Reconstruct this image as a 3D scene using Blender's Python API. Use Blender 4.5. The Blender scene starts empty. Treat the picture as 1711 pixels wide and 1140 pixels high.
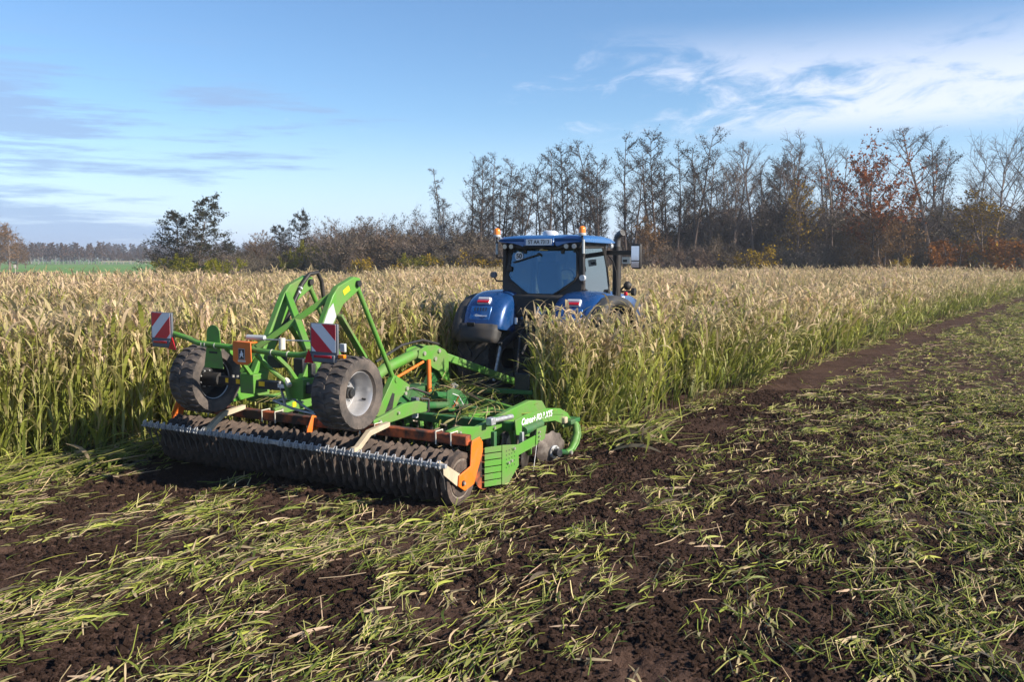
import bpy, bmesh, math, random
import numpy as np
from mathutils import Vector, Matrix, Euler
R_ = math.radians
rnd = random.Random(7)
rng = np.random.default_rng(11)
scene = bpy.context.scene
col = scene.collection

# ------------------------------------------------------------------ camera
cam = bpy.data.cameras.new('camera'); camo = bpy.data.objects.new('camera', cam); col.objects.link(camo)
camo.location = (0, 0, 3.0); camo.rotation_euler = (R_(90 - 5.332), 0, 0)
cam.lens = 31.56; cam.sensor_width = 36; cam.clip_start = 0.1; cam.clip_end = 6000
scene.camera = camo

# ------------------------------------------------------------------ sky and sun
SUN_EL, SUN_AZ = 29.0, -22.0          # azimuth: degrees from +X towards +Y
world = bpy.data.worlds.new('World'); scene.world = world; world.use_nodes = True
wn, wl = world.node_tree.nodes, world.node_tree.links
for n in list(wn): wn.remove(n)
def N(nodes, t, **k):
    n = nodes.new(t)
    for a, b in k.items(): setattr(n, a, b)
    return n
def build_sky():
    out = N(wn, 'ShaderNodeOutputWorld'); bg = N(wn, 'ShaderNodeBackground'); bg.inputs['Strength'].default_value = 0.070
    sky = N(wn, 'ShaderNodeTexSky', sky_type='NISHITA', sun_disc=False)
    sky.sun_elevation = R_(SUN_EL); sky.sun_rotation = R_(90 - SUN_AZ)
    sky.altitude = 0; sky.air_density = 1.0; sky.dust_density = 0.0; sky.ozone_density = 5.0
    tc = N(wn, 'ShaderNodeTexCoord')
    sep = N(wn, 'ShaderNodeSeparateXYZ'); wl.new(tc.outputs['Generated'], sep.inputs[0])
    def M(op, a, b=None, clamp=False):
        n = N(wn, 'ShaderNodeMath', operation=op, use_clamp=clamp)
        for i, v in enumerate((a, b)):
            if v is None: continue
            if isinstance(v, (int, float)): n.inputs[i].default_value = v
            else: wl.new(v, n.inputs[i])
        return n.outputs[0]
    def S(v, a, b, c=0.0, d=1.0):
        r = N(wn, 'ShaderNodeMapRange', interpolation_type='SMOOTHSTEP'); r.inputs['From Min'].default_value = a; r.inputs['From Max'].default_value = b; r.inputs['To Min'].default_value = c; r.inputs['To Max'].default_value = d
        wl.new(v, r.inputs['Value']); return r.outputs[0]
    def noise(x, y, sc, det, rough, loc=(0, 0, 0), dist=0.0):
        c = N(wn, 'ShaderNodeCombineXYZ'); wl.new(x, c.inputs[0]); wl.new(y, c.inputs[1])
        m = N(wn, 'ShaderNodeMapping'); m.inputs['Location'].default_value = loc; wl.new(c.outputs[0], m.inputs[0])
        n = N(wn, 'ShaderNodeTexNoise'); n.inputs['Scale'].default_value = sc; n.inputs['Detail'].default_value = det; n.inputs['Roughness'].default_value = rough; n.inputs['Distortion'].default_value = dist
        wl.new(m.outputs[0], n.inputs[0]); return n.outputs[0]
    z = sep.outputs[2]; az = M('ARCTAN2', sep.outputs[0], sep.outputs[1])
    # high thin clouds in tilted streaks, thickest on the sun's side between 8 and 16 degrees
    tilt = M('SUBTRACT', z, M('MULTIPLY', az, 0.10))
    n1 = noise(M('MULTIPLY', az, 13.0), M('MULTIPLY', tilt, 40.0), 1.0, 12, 0.66, (2.9, 5.6, 0), 0.5)
    n2 = noise(M('MULTIPLY', az, 2.2), M('MULTIPLY', tilt, 9.0), 1.0, 3, 0.5, (7.7, 1.3, 0))
    side = S(az, -0.42, 0.55, -0.16, 0.14)
    band = M('MULTIPLY', S(z, 0.115, 0.15), S(z, 0.25, 0.165))
    c1 = S(M('ADD', M('ADD', M('MULTIPLY', n1, 0.62), M('MULTIPLY', n2, 0.38)), side), 0.465, 0.66)
    c1 = M('MULTIPLY', M('MULTIPLY', c1, band), 0.66, True)
    # low grey layers, flat and far away, on the side away from the sun
    n3 = noise(M('MULTIPLY', az, 7.0), M('MULTIPLY', z, 75.0), 1.0, 10, 0.64, (4.5, 2.2, 0))
    n4 = noise(M('MULTIPLY', az, 3.0), M('MULTIPLY', z, 16.0), 1.0, 2, 0.5, (1.9, 0.65, 0))
    left = S(az, 0.05, -0.5, -0.16, 0.075)
    c3 = S(M('ADD', M('ADD', M('MULTIPLY', n3, 0.5), M('MULTIPLY', n4, 0.5)), left), 0.49, 0.60)
    c3 = M('MULTIPLY', M('MULTIPLY', c3, S(z, 0.24, 0.15)), 0.75, True)
    hs = N(wn, 'ShaderNodeHueSaturation'); hs.inputs['Saturation'].default_value = 1.04; hs.inputs['Value'].default_value = 1.0; wl.new(sky.outputs[0], hs.inputs['Color'])
    hz = N(wn, 'ShaderNodeMix', data_type='RGBA'); wl.new(S(z, 0.16, -0.02, 0.0, 0.92), hz.inputs['Factor']); wl.new(hs.outputs[0], hz.inputs['A']); hz.inputs['B'].default_value = (4.3, 5.4, 7.2, 1)   # pale haze round the horizon
    mixa = N(wn, 'ShaderNodeMix', data_type='RGBA'); wl.new(c3, mixa.inputs['Factor']); wl.new(hz.outputs['Result'], mixa.inputs['A']); mixa.inputs['B'].default_value = GREYCLOUD
    mixb = N(wn, 'ShaderNodeMix', data_type='RGBA'); wl.new(c1, mixb.inputs['Factor']); wl.new(mixa.outputs['Result'], mixb.inputs['A']); mixb.inputs['B'].default_value = WHITECLOUD
    wl.new(mixb.outputs['Result'], bg.inputs['Color']); wl.new(bg.outputs[0], out.inputs[0])
GREYCLOUD, WHITECLOUD = (2.15, 3.15, 5.0, 1), (6.9, 6.9, 7.6, 1)
build_sky()
sl = bpy.data.lights.new('sun', 'SUN'); sl.energy = 3.7; sl.angle = R_(0.9); sl.color = (1.0, 0.90, 0.76)
so = bpy.data.objects.new('sun', sl); col.objects.link(so); so.location = (60, 10, 40)
sd = Vector((math.cos(R_(SUN_EL)) * math.cos(R_(SUN_AZ)), math.cos(R_(SUN_EL)) * math.sin(R_(SUN_AZ)), math.sin(R_(SUN_EL))))
so.rotation_euler = sd.to_track_quat('Z', 'Y').to_euler()
vs = scene.view_settings; vs.view_transform = 'Standard'; vs.look = 'None'; vs.exposure = 1.28; vs.gamma = 1.0; vs.use_curve_mapping = False
scene.cycles.max_bounces = 6; scene.cycles.transparent_max_bounces = 12; scene.cycles.diffuse_bounces = 3; scene.cycles.glossy_bounces = 3; scene.cycles.transmission_bounces = 4
scene.cycles.use_denoising = True

# ------------------------------------------------------------------ helpers
def tag(o, label=None, cat=None, group=None, kind=None):
    for k, v in (('label', label), ('category', cat), ('group', group), ('kind', kind)):
        if v: o[k] = v
    return o
def empty(name, loc=(0, 0, 0), rz=0.0, parent=None):
    o = bpy.data.objects.new(name, None); col.objects.link(o)
    o.location = loc; o.rotation_euler = (0, 0, rz); o.empty_display_size = 0.2
    if parent: o.parent = parent
    return o
def link(name, me, parent=None, loc=None, rot=None, scale=None):
    o = bpy.data.objects.new(name, me); col.objects.link(o)
    if parent: o.parent = parent
    if loc is not None: o.location = loc
    if rot is not None: o.rotation_euler = rot
    if scale is not None: o.scale = scale
    return o
class MB:
    def __init__(s): s.v = []; s.f = []
    def add(s, vs, fs):
        b = len(s.v); s.v += [tuple(x) for x in vs]; s.f += [tuple(b + i for i in f) for f in fs]; return s
    def box(s, c, d, rot=None):
        x, y, z = d[0] / 2, d[1] / 2, d[2] / 2
        P = [Vector((a * x, b * y, e * z)) for e in (-1, 1) for a, b in ((-1, -1), (1, -1), (1, 1), (-1, 1))]
        if rot is not None:
            m = Euler(rot).to_matrix(); P = [m @ p for p in P]
        c = Vector(c)
        return s.add([p + c for p in P], [(3, 2, 1, 0), (4, 5, 6, 7), (0, 1, 5, 4), (1, 2, 6, 5), (2, 3, 7, 6), (3, 0, 4, 7)])
    def bar(s, p0, p1, w, h, up=(0, 0, 1), w1=None, h1=None):
        p0, p1 = Vector(p0), Vector(p1); d = (p1 - p0).normalized(); up = Vector(up)
        if abs(d.dot(up)) > 0.98: up = Vector((0, 1, 0))
        sx = d.cross(up).normalized(); sz = sx.cross(d).normalized(); w1 = w1 or w; h1 = h1 or h
        P = []
        for p, a, b in ((p0, w, h), (p1, w1, h1)):
            P += [p + sx * (i * a / 2) + sz * (j * b / 2) for i, j in ((-1, -1), (1, -1), (1, 1), (-1, 1))]
        return s.add(P, [(0, 1, 2, 3), (7, 6, 5, 4), (1, 0, 4, 5), (2, 1, 5, 6), (3, 2, 6, 7), (0, 3, 7, 4)])
    def tube(s, pts, r, n=10, caps=True):
        pts = [Vector(p) for p in pts]; rs = r if isinstance(r, (list, tuple)) else [r] * len(pts)
        b = len(s.v); prev = None
        for i, p in enumerate(pts):
            t = (pts[min(i + 1, len(pts) - 1)] - pts[max(i - 1, 0)]).normalized()
            if prev is None:
                a = Vector((0, 0, 1)) if abs(t.z) < 0.9 else Vector((0, 1, 0)); sx = t.cross(a).normalized()
            else:
                sx = (prev - t * prev.dot(t)).normalized()
            prev = sx; sy = t.cross(sx)
            for k in range(n):
                a = 2 * math.pi * k / n; s.v.append(tuple(p + (sx * math.cos(a) + sy * math.sin(a)) * rs[i]))
        for i in range(len(pts) - 1):
            for k in range(n):
                s.f.append((b + i * n + k, b + (i + 1) * n + k, b + (i + 1) * n + (k + 1) % n, b + i * n + (k + 1) % n))
        if caps:
            s.f.append(tuple(b + k for k in range(n))); s.f.append(tuple(b + (len(pts) - 1) * n + k for k in reversed(range(n))))
        return s
    def cyl(s, p0, p1, r, n=14): return s.tube([p0, p1], r, n)
    def prism(s, poly, x0, x1, plane='yz'):
        """outline poly in a plane, extruded along the third axis from x0 to x1"""
        n = len(poly); f = {'yz': lambda a, b, c: (c, a, b), 'xz': lambda a, b, c: (a, c, b), 'xy': lambda a, b, c: (a, b, c)}[plane]
        V = [f(a, b, x0) for a, b in poly] + [f(a, b, x1) for a, b in poly]
        return s.add(V, [tuple(range(n)), tuple(reversed(range(n, 2 * n)))] + [(i, n + i, n + (i + 1) % n, (i + 1) % n) for i in range(n)])
    def lathe(s, prof, n=32, c=(0, 0, 0), mod=None, closed=False):
        """profile of (x, radius) turned about the x axis"""
        b = len(s.v); m = len(prof)
        for k in range(n):
            a = 2 * math.pi * k / n
            for j, (x, r) in enumerate(prof):
                if mod: r = r + mod(j, k, a)
                s.v.append((c[0] + x, c[1] + r * math.cos(a), c[2] + r * math.sin(a)))
        for k in range(n):
            for j in range(m if closed else m - 1):
                j2 = (j + 1) % m; k2 = (k + 1) % n
                s.f.append((b + k * m + j, b + k * m + j2, b + k2 * m + j2, b + k2 * m + j))
        return s
    def mesh(s, name, mat, smooth=40):
        me = bpy.data.meshes.new(name); me.from_pydata([tuple(v) for v in s.v], [], s.f)
        bm = bmesh.new(); bm.from_mesh(me); bmesh.ops.recalc_face_normals(bm, faces=bm.faces[:]); bm.to_mesh(me); bm.free()
        if mat: me.materials.append(mat)
        if smooth:
            me.polygons.foreach_set('use_smooth', [True] * len(me.polygons)); me.set_sharp_from_angle(angle=R_(smooth))
        return me
    def build(s, name, mat, parent=None, bevel=0.0, smooth=40, loc=None, rot=None):
        o = link(name, s.mesh(name, mat, smooth), parent, loc, rot)
        if bevel:
            b = o.modifiers.new('bevel', 'BEVEL'); b.width = bevel; b.segments = 2; b.limit_method = 'ANGLE'; b.angle_limit = R_(35)
        return o
def text(name, s, size, mat, parent, M, extrude=0.001, shear=0.0, bold=0.0):
    c = bpy.data.curves.new(name, 'FONT'); c.body = s; c.size = size; c.extrude = extrude; c.align_x = 'CENTER'; c.align_y = 'CENTER'; c.shear = shear; c.offset = bold
    t = bpy.data.objects.new(name + '_tmp', c); col.objects.link(t)
    dg = bpy.context.evaluated_depsgraph_get(); me = bpy.data.meshes.new_from_object(t.evaluated_get(dg)); bpy.data.objects.remove(t)
    me.materials.clear(); me.materials.append(mat); me.name = name
    o = link(name, me, parent); o.matrix_local = M
    return o

# value noise in numpy for terrain and scatter
def _h(ix, iy, s):
    n = (ix.astype(np.int64) * 374761393 + iy.astype(np.int64) * 668265263 + s * 974634777) & 0x7fffffff
    n = ((n ^ (n >> 13)) * 1274126177) & 0x7fffffff
    return ((n ^ (n >> 16)) & 0xffff) / 65535.0
def vnoise(x, y, s=0):
    x = np.asarray(x, float); y = np.asarray(y, float)
    ix, iy = np.floor(x), np.floor(y); fx, fy = x - ix, y - iy
    fx = fx * fx * (3 - 2 * fx); fy = fy * fy * (3 - 2 * fy)
    a = _h(ix, iy, s); b = _h(ix + 1, iy, s); c = _h(ix, iy + 1, s); d = _h(ix + 1, iy + 1, s)
    return a + (b - a) * fx + (c - a) * fy + (a - b - c + d) * fx * fy
def sstep(a, b, x):
    t = np.clip((x - a) / (b - a), 0, 1); return t * t * (3 - 2 * t)

# ------------------------------------------------------------------ materials
def mat(name, base, rough=0.5, metal=0.0, noise=None, dirt=None, spec=0.5, bump=0.0, bscale=40, coat=0.0):
    """principled material; noise = (second colour, scale, low, high); dirt = (colour, amount, scale)"""
    m = bpy.data.materials.new(name); m.use_nodes = True; nt = m.node_tree; b = nt.nodes['Principled BSDF']
    b.inputs['Base Color'].default_value = (*base, 1); b.inputs['Roughness'].default_value = rough; b.inputs['Metallic'].default_value = metal
    b.inputs['Specular IOR Level'].default_value = spec
    if coat: b.inputs['Coat Weight'].default_value = coat; b.inputs['Coat Roughness'].default_value = 0.12
    tc = N(nt.nodes, 'ShaderNodeTexCoord'); cur = None
    def ramp(scale, lo, hi, detail=6, dist=0.0):
        t = N(nt.nodes, 'ShaderNodeTexNoise'); t.inputs['Scale'].default_value = scale; t.inputs['Detail'].default_value = detail; t.inputs['Roughness'].default_value = 0.62; t.inputs['Distortion'].default_value = dist
        nt.links.new(tc.outputs['Object'], t.inputs[0])
        r = N(nt.nodes, 'ShaderNodeMapRange'); r.inputs['From Min'].default_value = lo; r.inputs['From Max'].default_value = hi
        nt.links.new(t.outputs[0], r.inputs['Value']); return r.outputs[0]
    def mix(fac, a, bcol):
        x = N(nt.nodes, 'ShaderNodeMix', data_type='RGBA'); nt.links.new(fac, x.inputs['Factor'])
        if a is None: x.inputs['A'].default_value = (*base, 1)
        else: nt.links.new(a, x.inputs['A'])
        x.inputs['B'].default_value = (*bcol, 1); return x.outputs['Result']
    if noise: cur = mix(ramp(noise[1], noise[2], noise[3]), cur, noise[0])
    if dirt:
        f = ramp(dirt[2], 0.42, 0.78, 8, 0.3)
        k = N(nt.nodes, 'ShaderNodeMath', operation='MULTIPLY'); nt.links.new(f, k.inputs[0]); k.inputs[1].default_value = dirt[1]
        cur = mix(k.outputs[0], cur, dirt[0])
        rr = N(nt.nodes, 'ShaderNodeMapRange'); rr.inputs['To Min'].default_value = rough; rr.inputs['To Max'].default_value = min(1, rough + 0.4)
        nt.links.new(f, rr.inputs['Value']); nt.links.new(rr.outputs[0], b.inputs['Roughness'])
    if cur is not None: nt.links.new(cur, b.inputs['Base Color'])
    if bump:
        t = N(nt.nodes, 'ShaderNodeTexNoise'); t.inputs['Scale'].default_value = bscale; t.inputs['Detail'].default_value = 6
        nt.links.new(tc.outputs['Object'], t.inputs[0]); bp = N(nt.nodes, 'ShaderNodeBump'); bp.inputs['Strength'].default_value = 0.6; bp.inputs['Distance'].default_value = bump
        nt.links.new(t.outputs[0], bp.inputs['Height']); nt.links.new(bp.outputs[0], b.inputs['Normal'])
    return m
DUST = (0.16, 0.118, 0.08)
M_ = {}
M_['green'] = mat('green_paint', (0.085, 0.26, 0.03), 0.5, dirt=(DUST, 0.75, 3.2), coat=0.05)
M_['dgreen'] = mat('dark_green_paint', (0.02, 0.12, 0.03), 0.5, dirt=(DUST, 0.55, 4))
M_['orange'] = mat('orange_paint', (0.75, 0.16, 0.012), 0.42, dirt=(DUST, 0.25, 6))
M_['dorange'] = mat('muddy_orange_paint', (0.40, 0.085, 0.02), 0.7, noise=((0.03, 0.02, 0.015), 5.0, 0.36, 0.56), bump=0.01, bscale=30)
M_['navy'] = mat('navy_black_paint', (0.008, 0.012, 0.02), 0.45, dirt=(DUST, 0.3, 6))
M_['black'] = mat('black_plastic', (0.012, 0.012, 0.013), 0.5, dirt=(DUST, 0.2, 4))
M_['mud'] = mat('mud_caked_rubber', (0.045, 0.033, 0.027), 0.9, noise=((0.12, 0.085, 0.065), 7, 0.42, 0.70), bump=0.012, bscale=45)
M_['endring'] = mat('dusty_roller_end', (0.20, 0.165, 0.135), 0.8, noise=((0.09, 0.062, 0.045), 6, 0.42, 0.62), bump=0.004)
M_['tyre'] = mat('tyre_rubber', (0.032, 0.030, 0.030), 0.82, noise=((0.09, 0.075, 0.063), 5, 0.42, 0.7), bump=0.004, bscale=60)
M_['ttyre'] = mat('dusty_tyre_rubber', (0.050, 0.043, 0.040), 0.85, noise=((0.15, 0.12, 0.10), 4, 0.38, 0.66), bump=0.004, bscale=60)
M_['silver'] = mat('silver_rim_paint', (0.50, 0.50, 0.51), 0.35, 0.6, dirt=(DUST, 0.35, 4))
M_['zinc'] = mat('galvanised_steel', (0.52, 0.54, 0.56), 0.45, 0.55, noise=((0.34, 0.35, 0.36), 18, 0.4, 0.62), dirt=(DUST, 0.4, 5))
M_['tine'] = mat('dull_spring_steel', (0.11, 0.11, 0.115), 0.5, 0.6, dirt=(DUST, 0.5, 6))
M_['chrome'] = mat('chromed_rod', (0.55, 0.57, 0.60), 0.18, 1.0)
M_['steel'] = mat('worn_disc_steel', (0.24, 0.21, 0.19), 0.38, 0.85, noise=((0.06, 0.045, 0.035), 6, 0.42, 0.66))
M_['soilsteel'] = mat('soil_stained_steel', (0.085, 0.068, 0.058), 0.55, 0.45, noise=((0.22, 0.19, 0.165), 5, 0.5, 0.72), bump=0.003)
M_['beige'] = mat('beige_dusty_paint', (0.48, 0.40, 0.28), 0.6, dirt=(DUST, 0.5, 6))
M_['cream'] = mat('cream_strap', (0.62, 0.58, 0.48), 0.6)
M_['bolt'] = mat('zinc_bolt', (0.55, 0.52, 0.45), 0.4, 0.6)
M_['yellow'] = mat('yellow_sticker', (0.85, 0.52, 0.01), 0.5)
M_['white'] = mat('white_sticker', (0.75, 0.76, 0.78), 0.45)
M_['grey'] = mat('light_grey_plate', (0.42, 0.45, 0.46), 0.45, dirt=(DUST, 0.3, 8))
M_['red'] = mat('red_reflective_film', (0.62, 0.012, 0.03), 0.35)
M_['redlens'] = mat('red_lens', (0.5, 0.01, 0.02), 0.15, coat=0.5)
M_['amber'] = mat('amber_lens', (0.85, 0.22, 0.01), 0.2, coat=0.5)
M_['boardgrey'] = mat('grey_board_frame', (0.10, 0.11, 0.13), 0.5)
M_['blue'] = mat('metallic_blue_paint', (0.008, 0.058, 0.20), 0.24, 0.25, dirt=((0.10, 0.11, 0.12), 0.20, 3), coat=0.8)
M_['lblue'] = mat('roof_blue_paint', (0.012, 0.12, 0.36), 0.25, 0.2, dirt=((0.2, 0.22, 0.25), 0.25, 3), coat=0.8)
M_['mudguard'] = mat('charcoal_mudguard', (0.028, 0.029, 0.031), 0.6, dirt=(DUST, 0.35, 3))
M_['exhaust'] = mat('exhaust_steel', (0.12, 0.12, 0.125), 0.5, 0.6)
M_['dark'] = mat('dark_iron', (0.010, 0.012, 0.015), 0.6, dirt=(DUST, 0.25, 4))
M_['seat'] = mat('dark_seat_fabric', (0.03, 0.035, 0.05), 0.9)
M_['lens'] = mat('clear_lamp_lens', (0.62, 0.64, 0.66), 0.12, 0.2, coat=0.6)
def glass_mat(name, tint, gloss, base):
    m = bpy.data.materials.new(name); m.use_nodes = True; nt = m.node_tree; nt.nodes.clear()
    o = N(nt.nodes, 'ShaderNodeOutputMaterial'); t = N(nt.nodes, 'ShaderNodeBsdfTransparent'); t.inputs[0].default_value = (*tint, 1)
    g = N(nt.nodes, 'ShaderNodeBsdfGlossy'); g.inputs['Roughness'].default_value = 0.03; g.inputs[0].default_value = (*base, 1)
    lw = N(nt.nodes, 'ShaderNodeFresnel'); lw.inputs[0].default_value = 1.5
    a = N(nt.nodes, 'ShaderNodeMath', operation='ADD', use_clamp=True); nt.links.new(lw.outputs[0], a.inputs[0]); a.inputs[1].default_value = gloss
    x = N(nt.nodes, 'ShaderNodeMixShader'); nt.links.new(a.outputs[0], x.inputs[0]); nt.links.new(t.outputs[0], x.inputs[1]); nt.links.new(g.outputs[0], x.inputs[2]); nt.links.new(x.outputs[0], o.inputs[0])
    return m
M_['glass'] = glass_mat('tinted_cab_glass', (0.42, 0.54, 0.58), 0.15, (0.50, 0.74, 0.95))
M_['sideglass'] = glass_mat('side_cab_glass', (0.78, 0.82, 0.80), 0.22, (0.95, 1.0, 0.98))
M_['mirror'] = mat('mirror_glass', (0.7, 0.72, 0.74), 0.05, 1.0)
def plant_mat(name, trans=0.35, rough=0.6, tintamt=0.35):
    m = bpy.data.materials.new(name); m.use_nodes = True; nt = m.node_tree; nt.nodes.clear()
    o = N(nt.nodes, 'ShaderNodeOutputMaterial')
    c = N(nt.nodes, 'ShaderNodeAttribute'); c.attribute_name = 'Col'
    t = N(nt.nodes, 'ShaderNodeAttribute'); t.attribute_name = 'tint'; t.attribute_type = 'INSTANCER'
    hs = N(nt.nodes, 'ShaderNodeHueSaturation')
    v = N(nt.nodes, 'ShaderNodeMapRange'); v.inputs['To Min'].default_value = 1 - tintamt; v.inputs['To Max'].default_value = 1 + tintamt
    nt.links.new(t.outputs['Fac'], v.inputs['Value']); nt.links.new(v.outputs[0], hs.inputs['Value'])
    h2 = N(nt.nodes, 'ShaderNodeMapRange'); h2.inputs['To Min'].default_value = 0.515; h2.inputs['To Max'].default_value = 0.485
    nt.links.new(t.outputs['Fac'], h2.inputs['Value']); nt.links.new(h2.outputs[0], hs.inputs['Hue'])
    nt.links.new(c.outputs['Color'], hs.inputs['Color'])
    d = N(nt.nodes, 'ShaderNodeBsdfDiffuse'); tr = N(nt.nodes, 'ShaderNodeBsdfTranslucent'); g = N(nt.nodes, 'ShaderNodeBsdfGlossy'); g.inputs['Roughness'].default_value = rough; g.inputs[0].default_value = (0.5, 0.5, 0.5, 1)
    nt.links.new(hs.outputs[0], d.inputs[0]); nt.links.new(hs.outputs[0], tr.inputs[0])
    x = N(nt.nodes, 'ShaderNodeMixShader'); x.inputs[0].default_value = trans; nt.links.new(d.outputs[0], x.inputs[1]); nt.links.new(tr.outputs[0], x.inputs[2])
    y = N(nt.nodes, 'ShaderNodeMixShader'); y.inputs[0].default_value = 0.045; nt.links.new(x.outputs[0], y.inputs[1]); nt.links.new(g.outputs[0], y.inputs[2])
    nt.links.new(y.outputs[0], o.inputs[0]); return m
M_['crop'] = plant_mat('crop_leaf', 0.38); M_['residue'] = plant_mat('cut_leaf', 0.30, 0.5)
M_['twig'] = plant_mat('twig_and_leaf', 0.15, 0.7, 0.25)

# ------------------------------------------------------------------ frames of the two machines
IMP_O, IMP_A = np.array([-2.97, 11.83]), R_(28)
TRA_O, TRA_A = np.array([0.675, 17.35]), R_(28)
def to_local(x, y, O=IMP_O, A=IMP_A):
    dx, dy = x - O[0], y - O[1]
    return dx * math.cos(A) - dy * math.sin(A), dx * math.sin(A) + dy * math.cos(A)
def to_world(r, u, O=IMP_O, A=IMP_A):
    return O[0] + r * math.cos(A) + u * math.sin(A), O[1] - r * math.sin(A) + u * math.cos(A)

# ------------------------------------------------------------------ ground
XF = np.array([-90, -36, -20, -2, 26, 45, 70, 110.]); YF = np.array([42, 51, 62, 84, 84, 76, 71, 66.])
def yfar(x): return np.interp(x, XF, YF)
def ground_mat():
    m = bpy.data.materials.new('meadow_grass'); m.use_nodes = True; nt = m.node_tree; b = nt.nodes['Principled BSDF']; b.inputs['Roughness'].default_value = 0.9
    tc = N(nt.nodes, 'ShaderNodeTexCoord'); t = N(nt.nodes, 'ShaderNodeTexNoise'); t.inputs['Scale'].default_value = 0.05; t.inputs['Detail'].default_value = 8; nt.links.new(tc.outputs['Object'], t.inputs[0])
    r = N(nt.nodes, 'ShaderNodeValToRGB'); r.color_ramp.elements[0].position = 0.35; r.color_ramp.elements[0].color = (0.085, 0.185, 0.02, 1); r.color_ramp.elements[1].position = 0.7; r.color_ramp.elements[1].color = (0.13, 0.26, 0.035, 1)
    nt.links.new(t.outputs[0], r.inputs[0]); nt.links.new(r.outputs[0], b.inputs['Base Color'])
    t2 = N(nt.nodes, 'ShaderNodeTexNoise'); t2.inputs['Scale'].default_value = 6; t2.inputs['Detail'].default_value = 4; nt.links.new(tc.outputs['Object'], t2.inputs[0])
    bp = N(nt.nodes, 'ShaderNodeBump'); bp.inputs['Distance'].default_value = 0.15; nt.links.new(t2.outputs[0], bp.inputs['Height']); nt.links.new(bp.outputs[0], b.inputs['Normal'])
    return m
def soil_mat(name, scale=1.0):
    m = bpy.data.materials.new(name); m.use_nodes = True; nt = m.node_tree; b = nt.nodes['Principled BSDF']; b.inputs['Roughness'].default_value = 0.92; b.inputs['Specular IOR Level'].default_value = 0.04
    tc = N(nt.nodes, 'ShaderNodeTexCoord')
    def noise(s, d): 
        t = N(nt.nodes, 'ShaderNodeTexNoise'); t.inputs['Scale'].default_value = s * scale; t.inputs['Detail'].default_value = d; t.inputs['Roughness'].default_value = 0.65; nt.links.new(tc.outputs['Object'], t.inputs[0]); return t.outputs[0]
    r = N(nt.nodes, 'ShaderNodeValToRGB'); e = r.color_ramp.elements
    e[0].position = 0.34; e[0].color = (0.034, 0.020, 0.0155, 1); e[1].position = 0.68; e[1].color = (0.120, 0.074, 0.055, 1)
    x = N(nt.nodes, 'ShaderNodeMath', operation='MULTIPLY_ADD'); nt.links.new(noise(9, 8), x.inputs[0]); x.inputs[1].default_value = 0.6
    y = N(nt.nodes, 'ShaderNodeMath', operation='MULTIPLY'); nt.links.new(noise(0.9, 3), y.inputs[0]); y.inputs[1].default_value = 0.4; nt.links.new(y.outputs[0], x.inputs[2])
    nt.links.new(x.outputs[0], r.inputs[0]); nt.links.new(r.outputs[0], b.inputs['Base Color'])
    bp = N(nt.nodes, 'ShaderNodeBump'); bp.inputs['Distance'].default_value = 0.05; bp.inputs['Strength'].default_value = 1.0; nt.links.new(noise(30, 9), bp.inputs['Height']); nt.links.new(bp.outputs[0], b.inputs['Normal'])
    return m
M_['soil'] = soil_mat('dark_brown_soil')
def sheet(name, pts, z, m):
    b = MB(); b.add([(x, y, z) for x, y in pts], [tuple(range(len(pts)))]); return tag(b.build(name, m, smooth=0), kind='structure')
sheet('ground', [(-2500, -900), (2500, -900), (2500, 4500), (-2500, 4500)], -0.30, soil_mat('field_soil'))
sheet('meadow', [(-2400, 40)] + [(float(a), float(b) + 3) for a, b in zip(XF, YF)] + [(2400, 60), (2400, 4400), (-2400, 4400)], -0.16, ground_mat())

def soil_h(x, y):
    r, u = to_local(x, y)
    h = 0.030 * (vnoise(x * 6, y * 6, 1) - 0.5) + 0.055 * (vnoise(x * 14, y * 14, 2) - 0.5) * vnoise(x * 2.2, y * 2.2, 3) * 1.4 + 0.028 * (vnoise(x * 31, y * 31, 4) - 0.5)
    h = h + 0.030 * np.abs(vnoise(x * 9 + 5, y * 9, 6) - 0.5) + 0.022 * (vnoise(x * 21, y * 21, 7) - 0.5)
    h = h + 0.016 * np.cos(r * 2 * math.pi / 0.25) * (np.abs(r) < 2.6) * (u < 0.1) * sstep(0.35, 0.6, vnoise(r * 1.5, u * 1.5, 9))
    h = h + 0.05 * (vnoise(r * 1.3, u * 0.22, 5) - 0.5)
    h = h - 0.03 * np.exp(-((r - 3.15) / 0.3) ** 2) * (u > 3)
    return h
def axis(f0, f1, d, lo, hi, g):
    a = list(np.arange(f0, f1, d)); s = d
    while a[-1] < hi: s *= g; a.append(a[-1] + s)
    b = []; s = d; t = f0
    while t > lo: s *= g; t -= s; b.append(t)
    return np.array(b[::-1] + a)
xs = axis(-7.2, 6.2, 0.04, -110, 110, 1.12); ys = axis(4.8, 14.5, 0.036, 2.0, 100, 1.05)
GX, GY = np.meshgrid(xs, ys)
GZ = soil_h(GX, GY) * np.where(GY > 40, 0.3, 1)
GZ = np.where(GY > yfar(GX) + 4, -0.27, GZ)
me = bpy.data.meshes.new('worked_soil'); nx, ny = len(xs), len(ys)
idx = np.arange(nx * ny).reshape(ny, nx)
F = np.stack([idx[:-1, :-1], idx[:-1, 1:], idx[1:, 1:], idx[1:, :-1]], -1).reshape(-1, 4)
me.vertices.add(nx * ny); me.vertices.foreach_set('co', np.stack([GX, GY, GZ], -1).astype(np.float32).ravel())
me.loops.add(F.size); me.loops.foreach_set('vertex_index', F.ravel().astype(np.int32)); me.polygons.add(len(F)); me.polygons.foreach_set('loop_start', np.arange(0, F.size, 4, dtype=np.int32))
me.polygons.foreach_set('use_smooth', np.ones(len(F), bool)); me.update(calc_edges=True); me.materials.append(M_['soil'])
tag(link('worked_soil', me), kind='structure')
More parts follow.
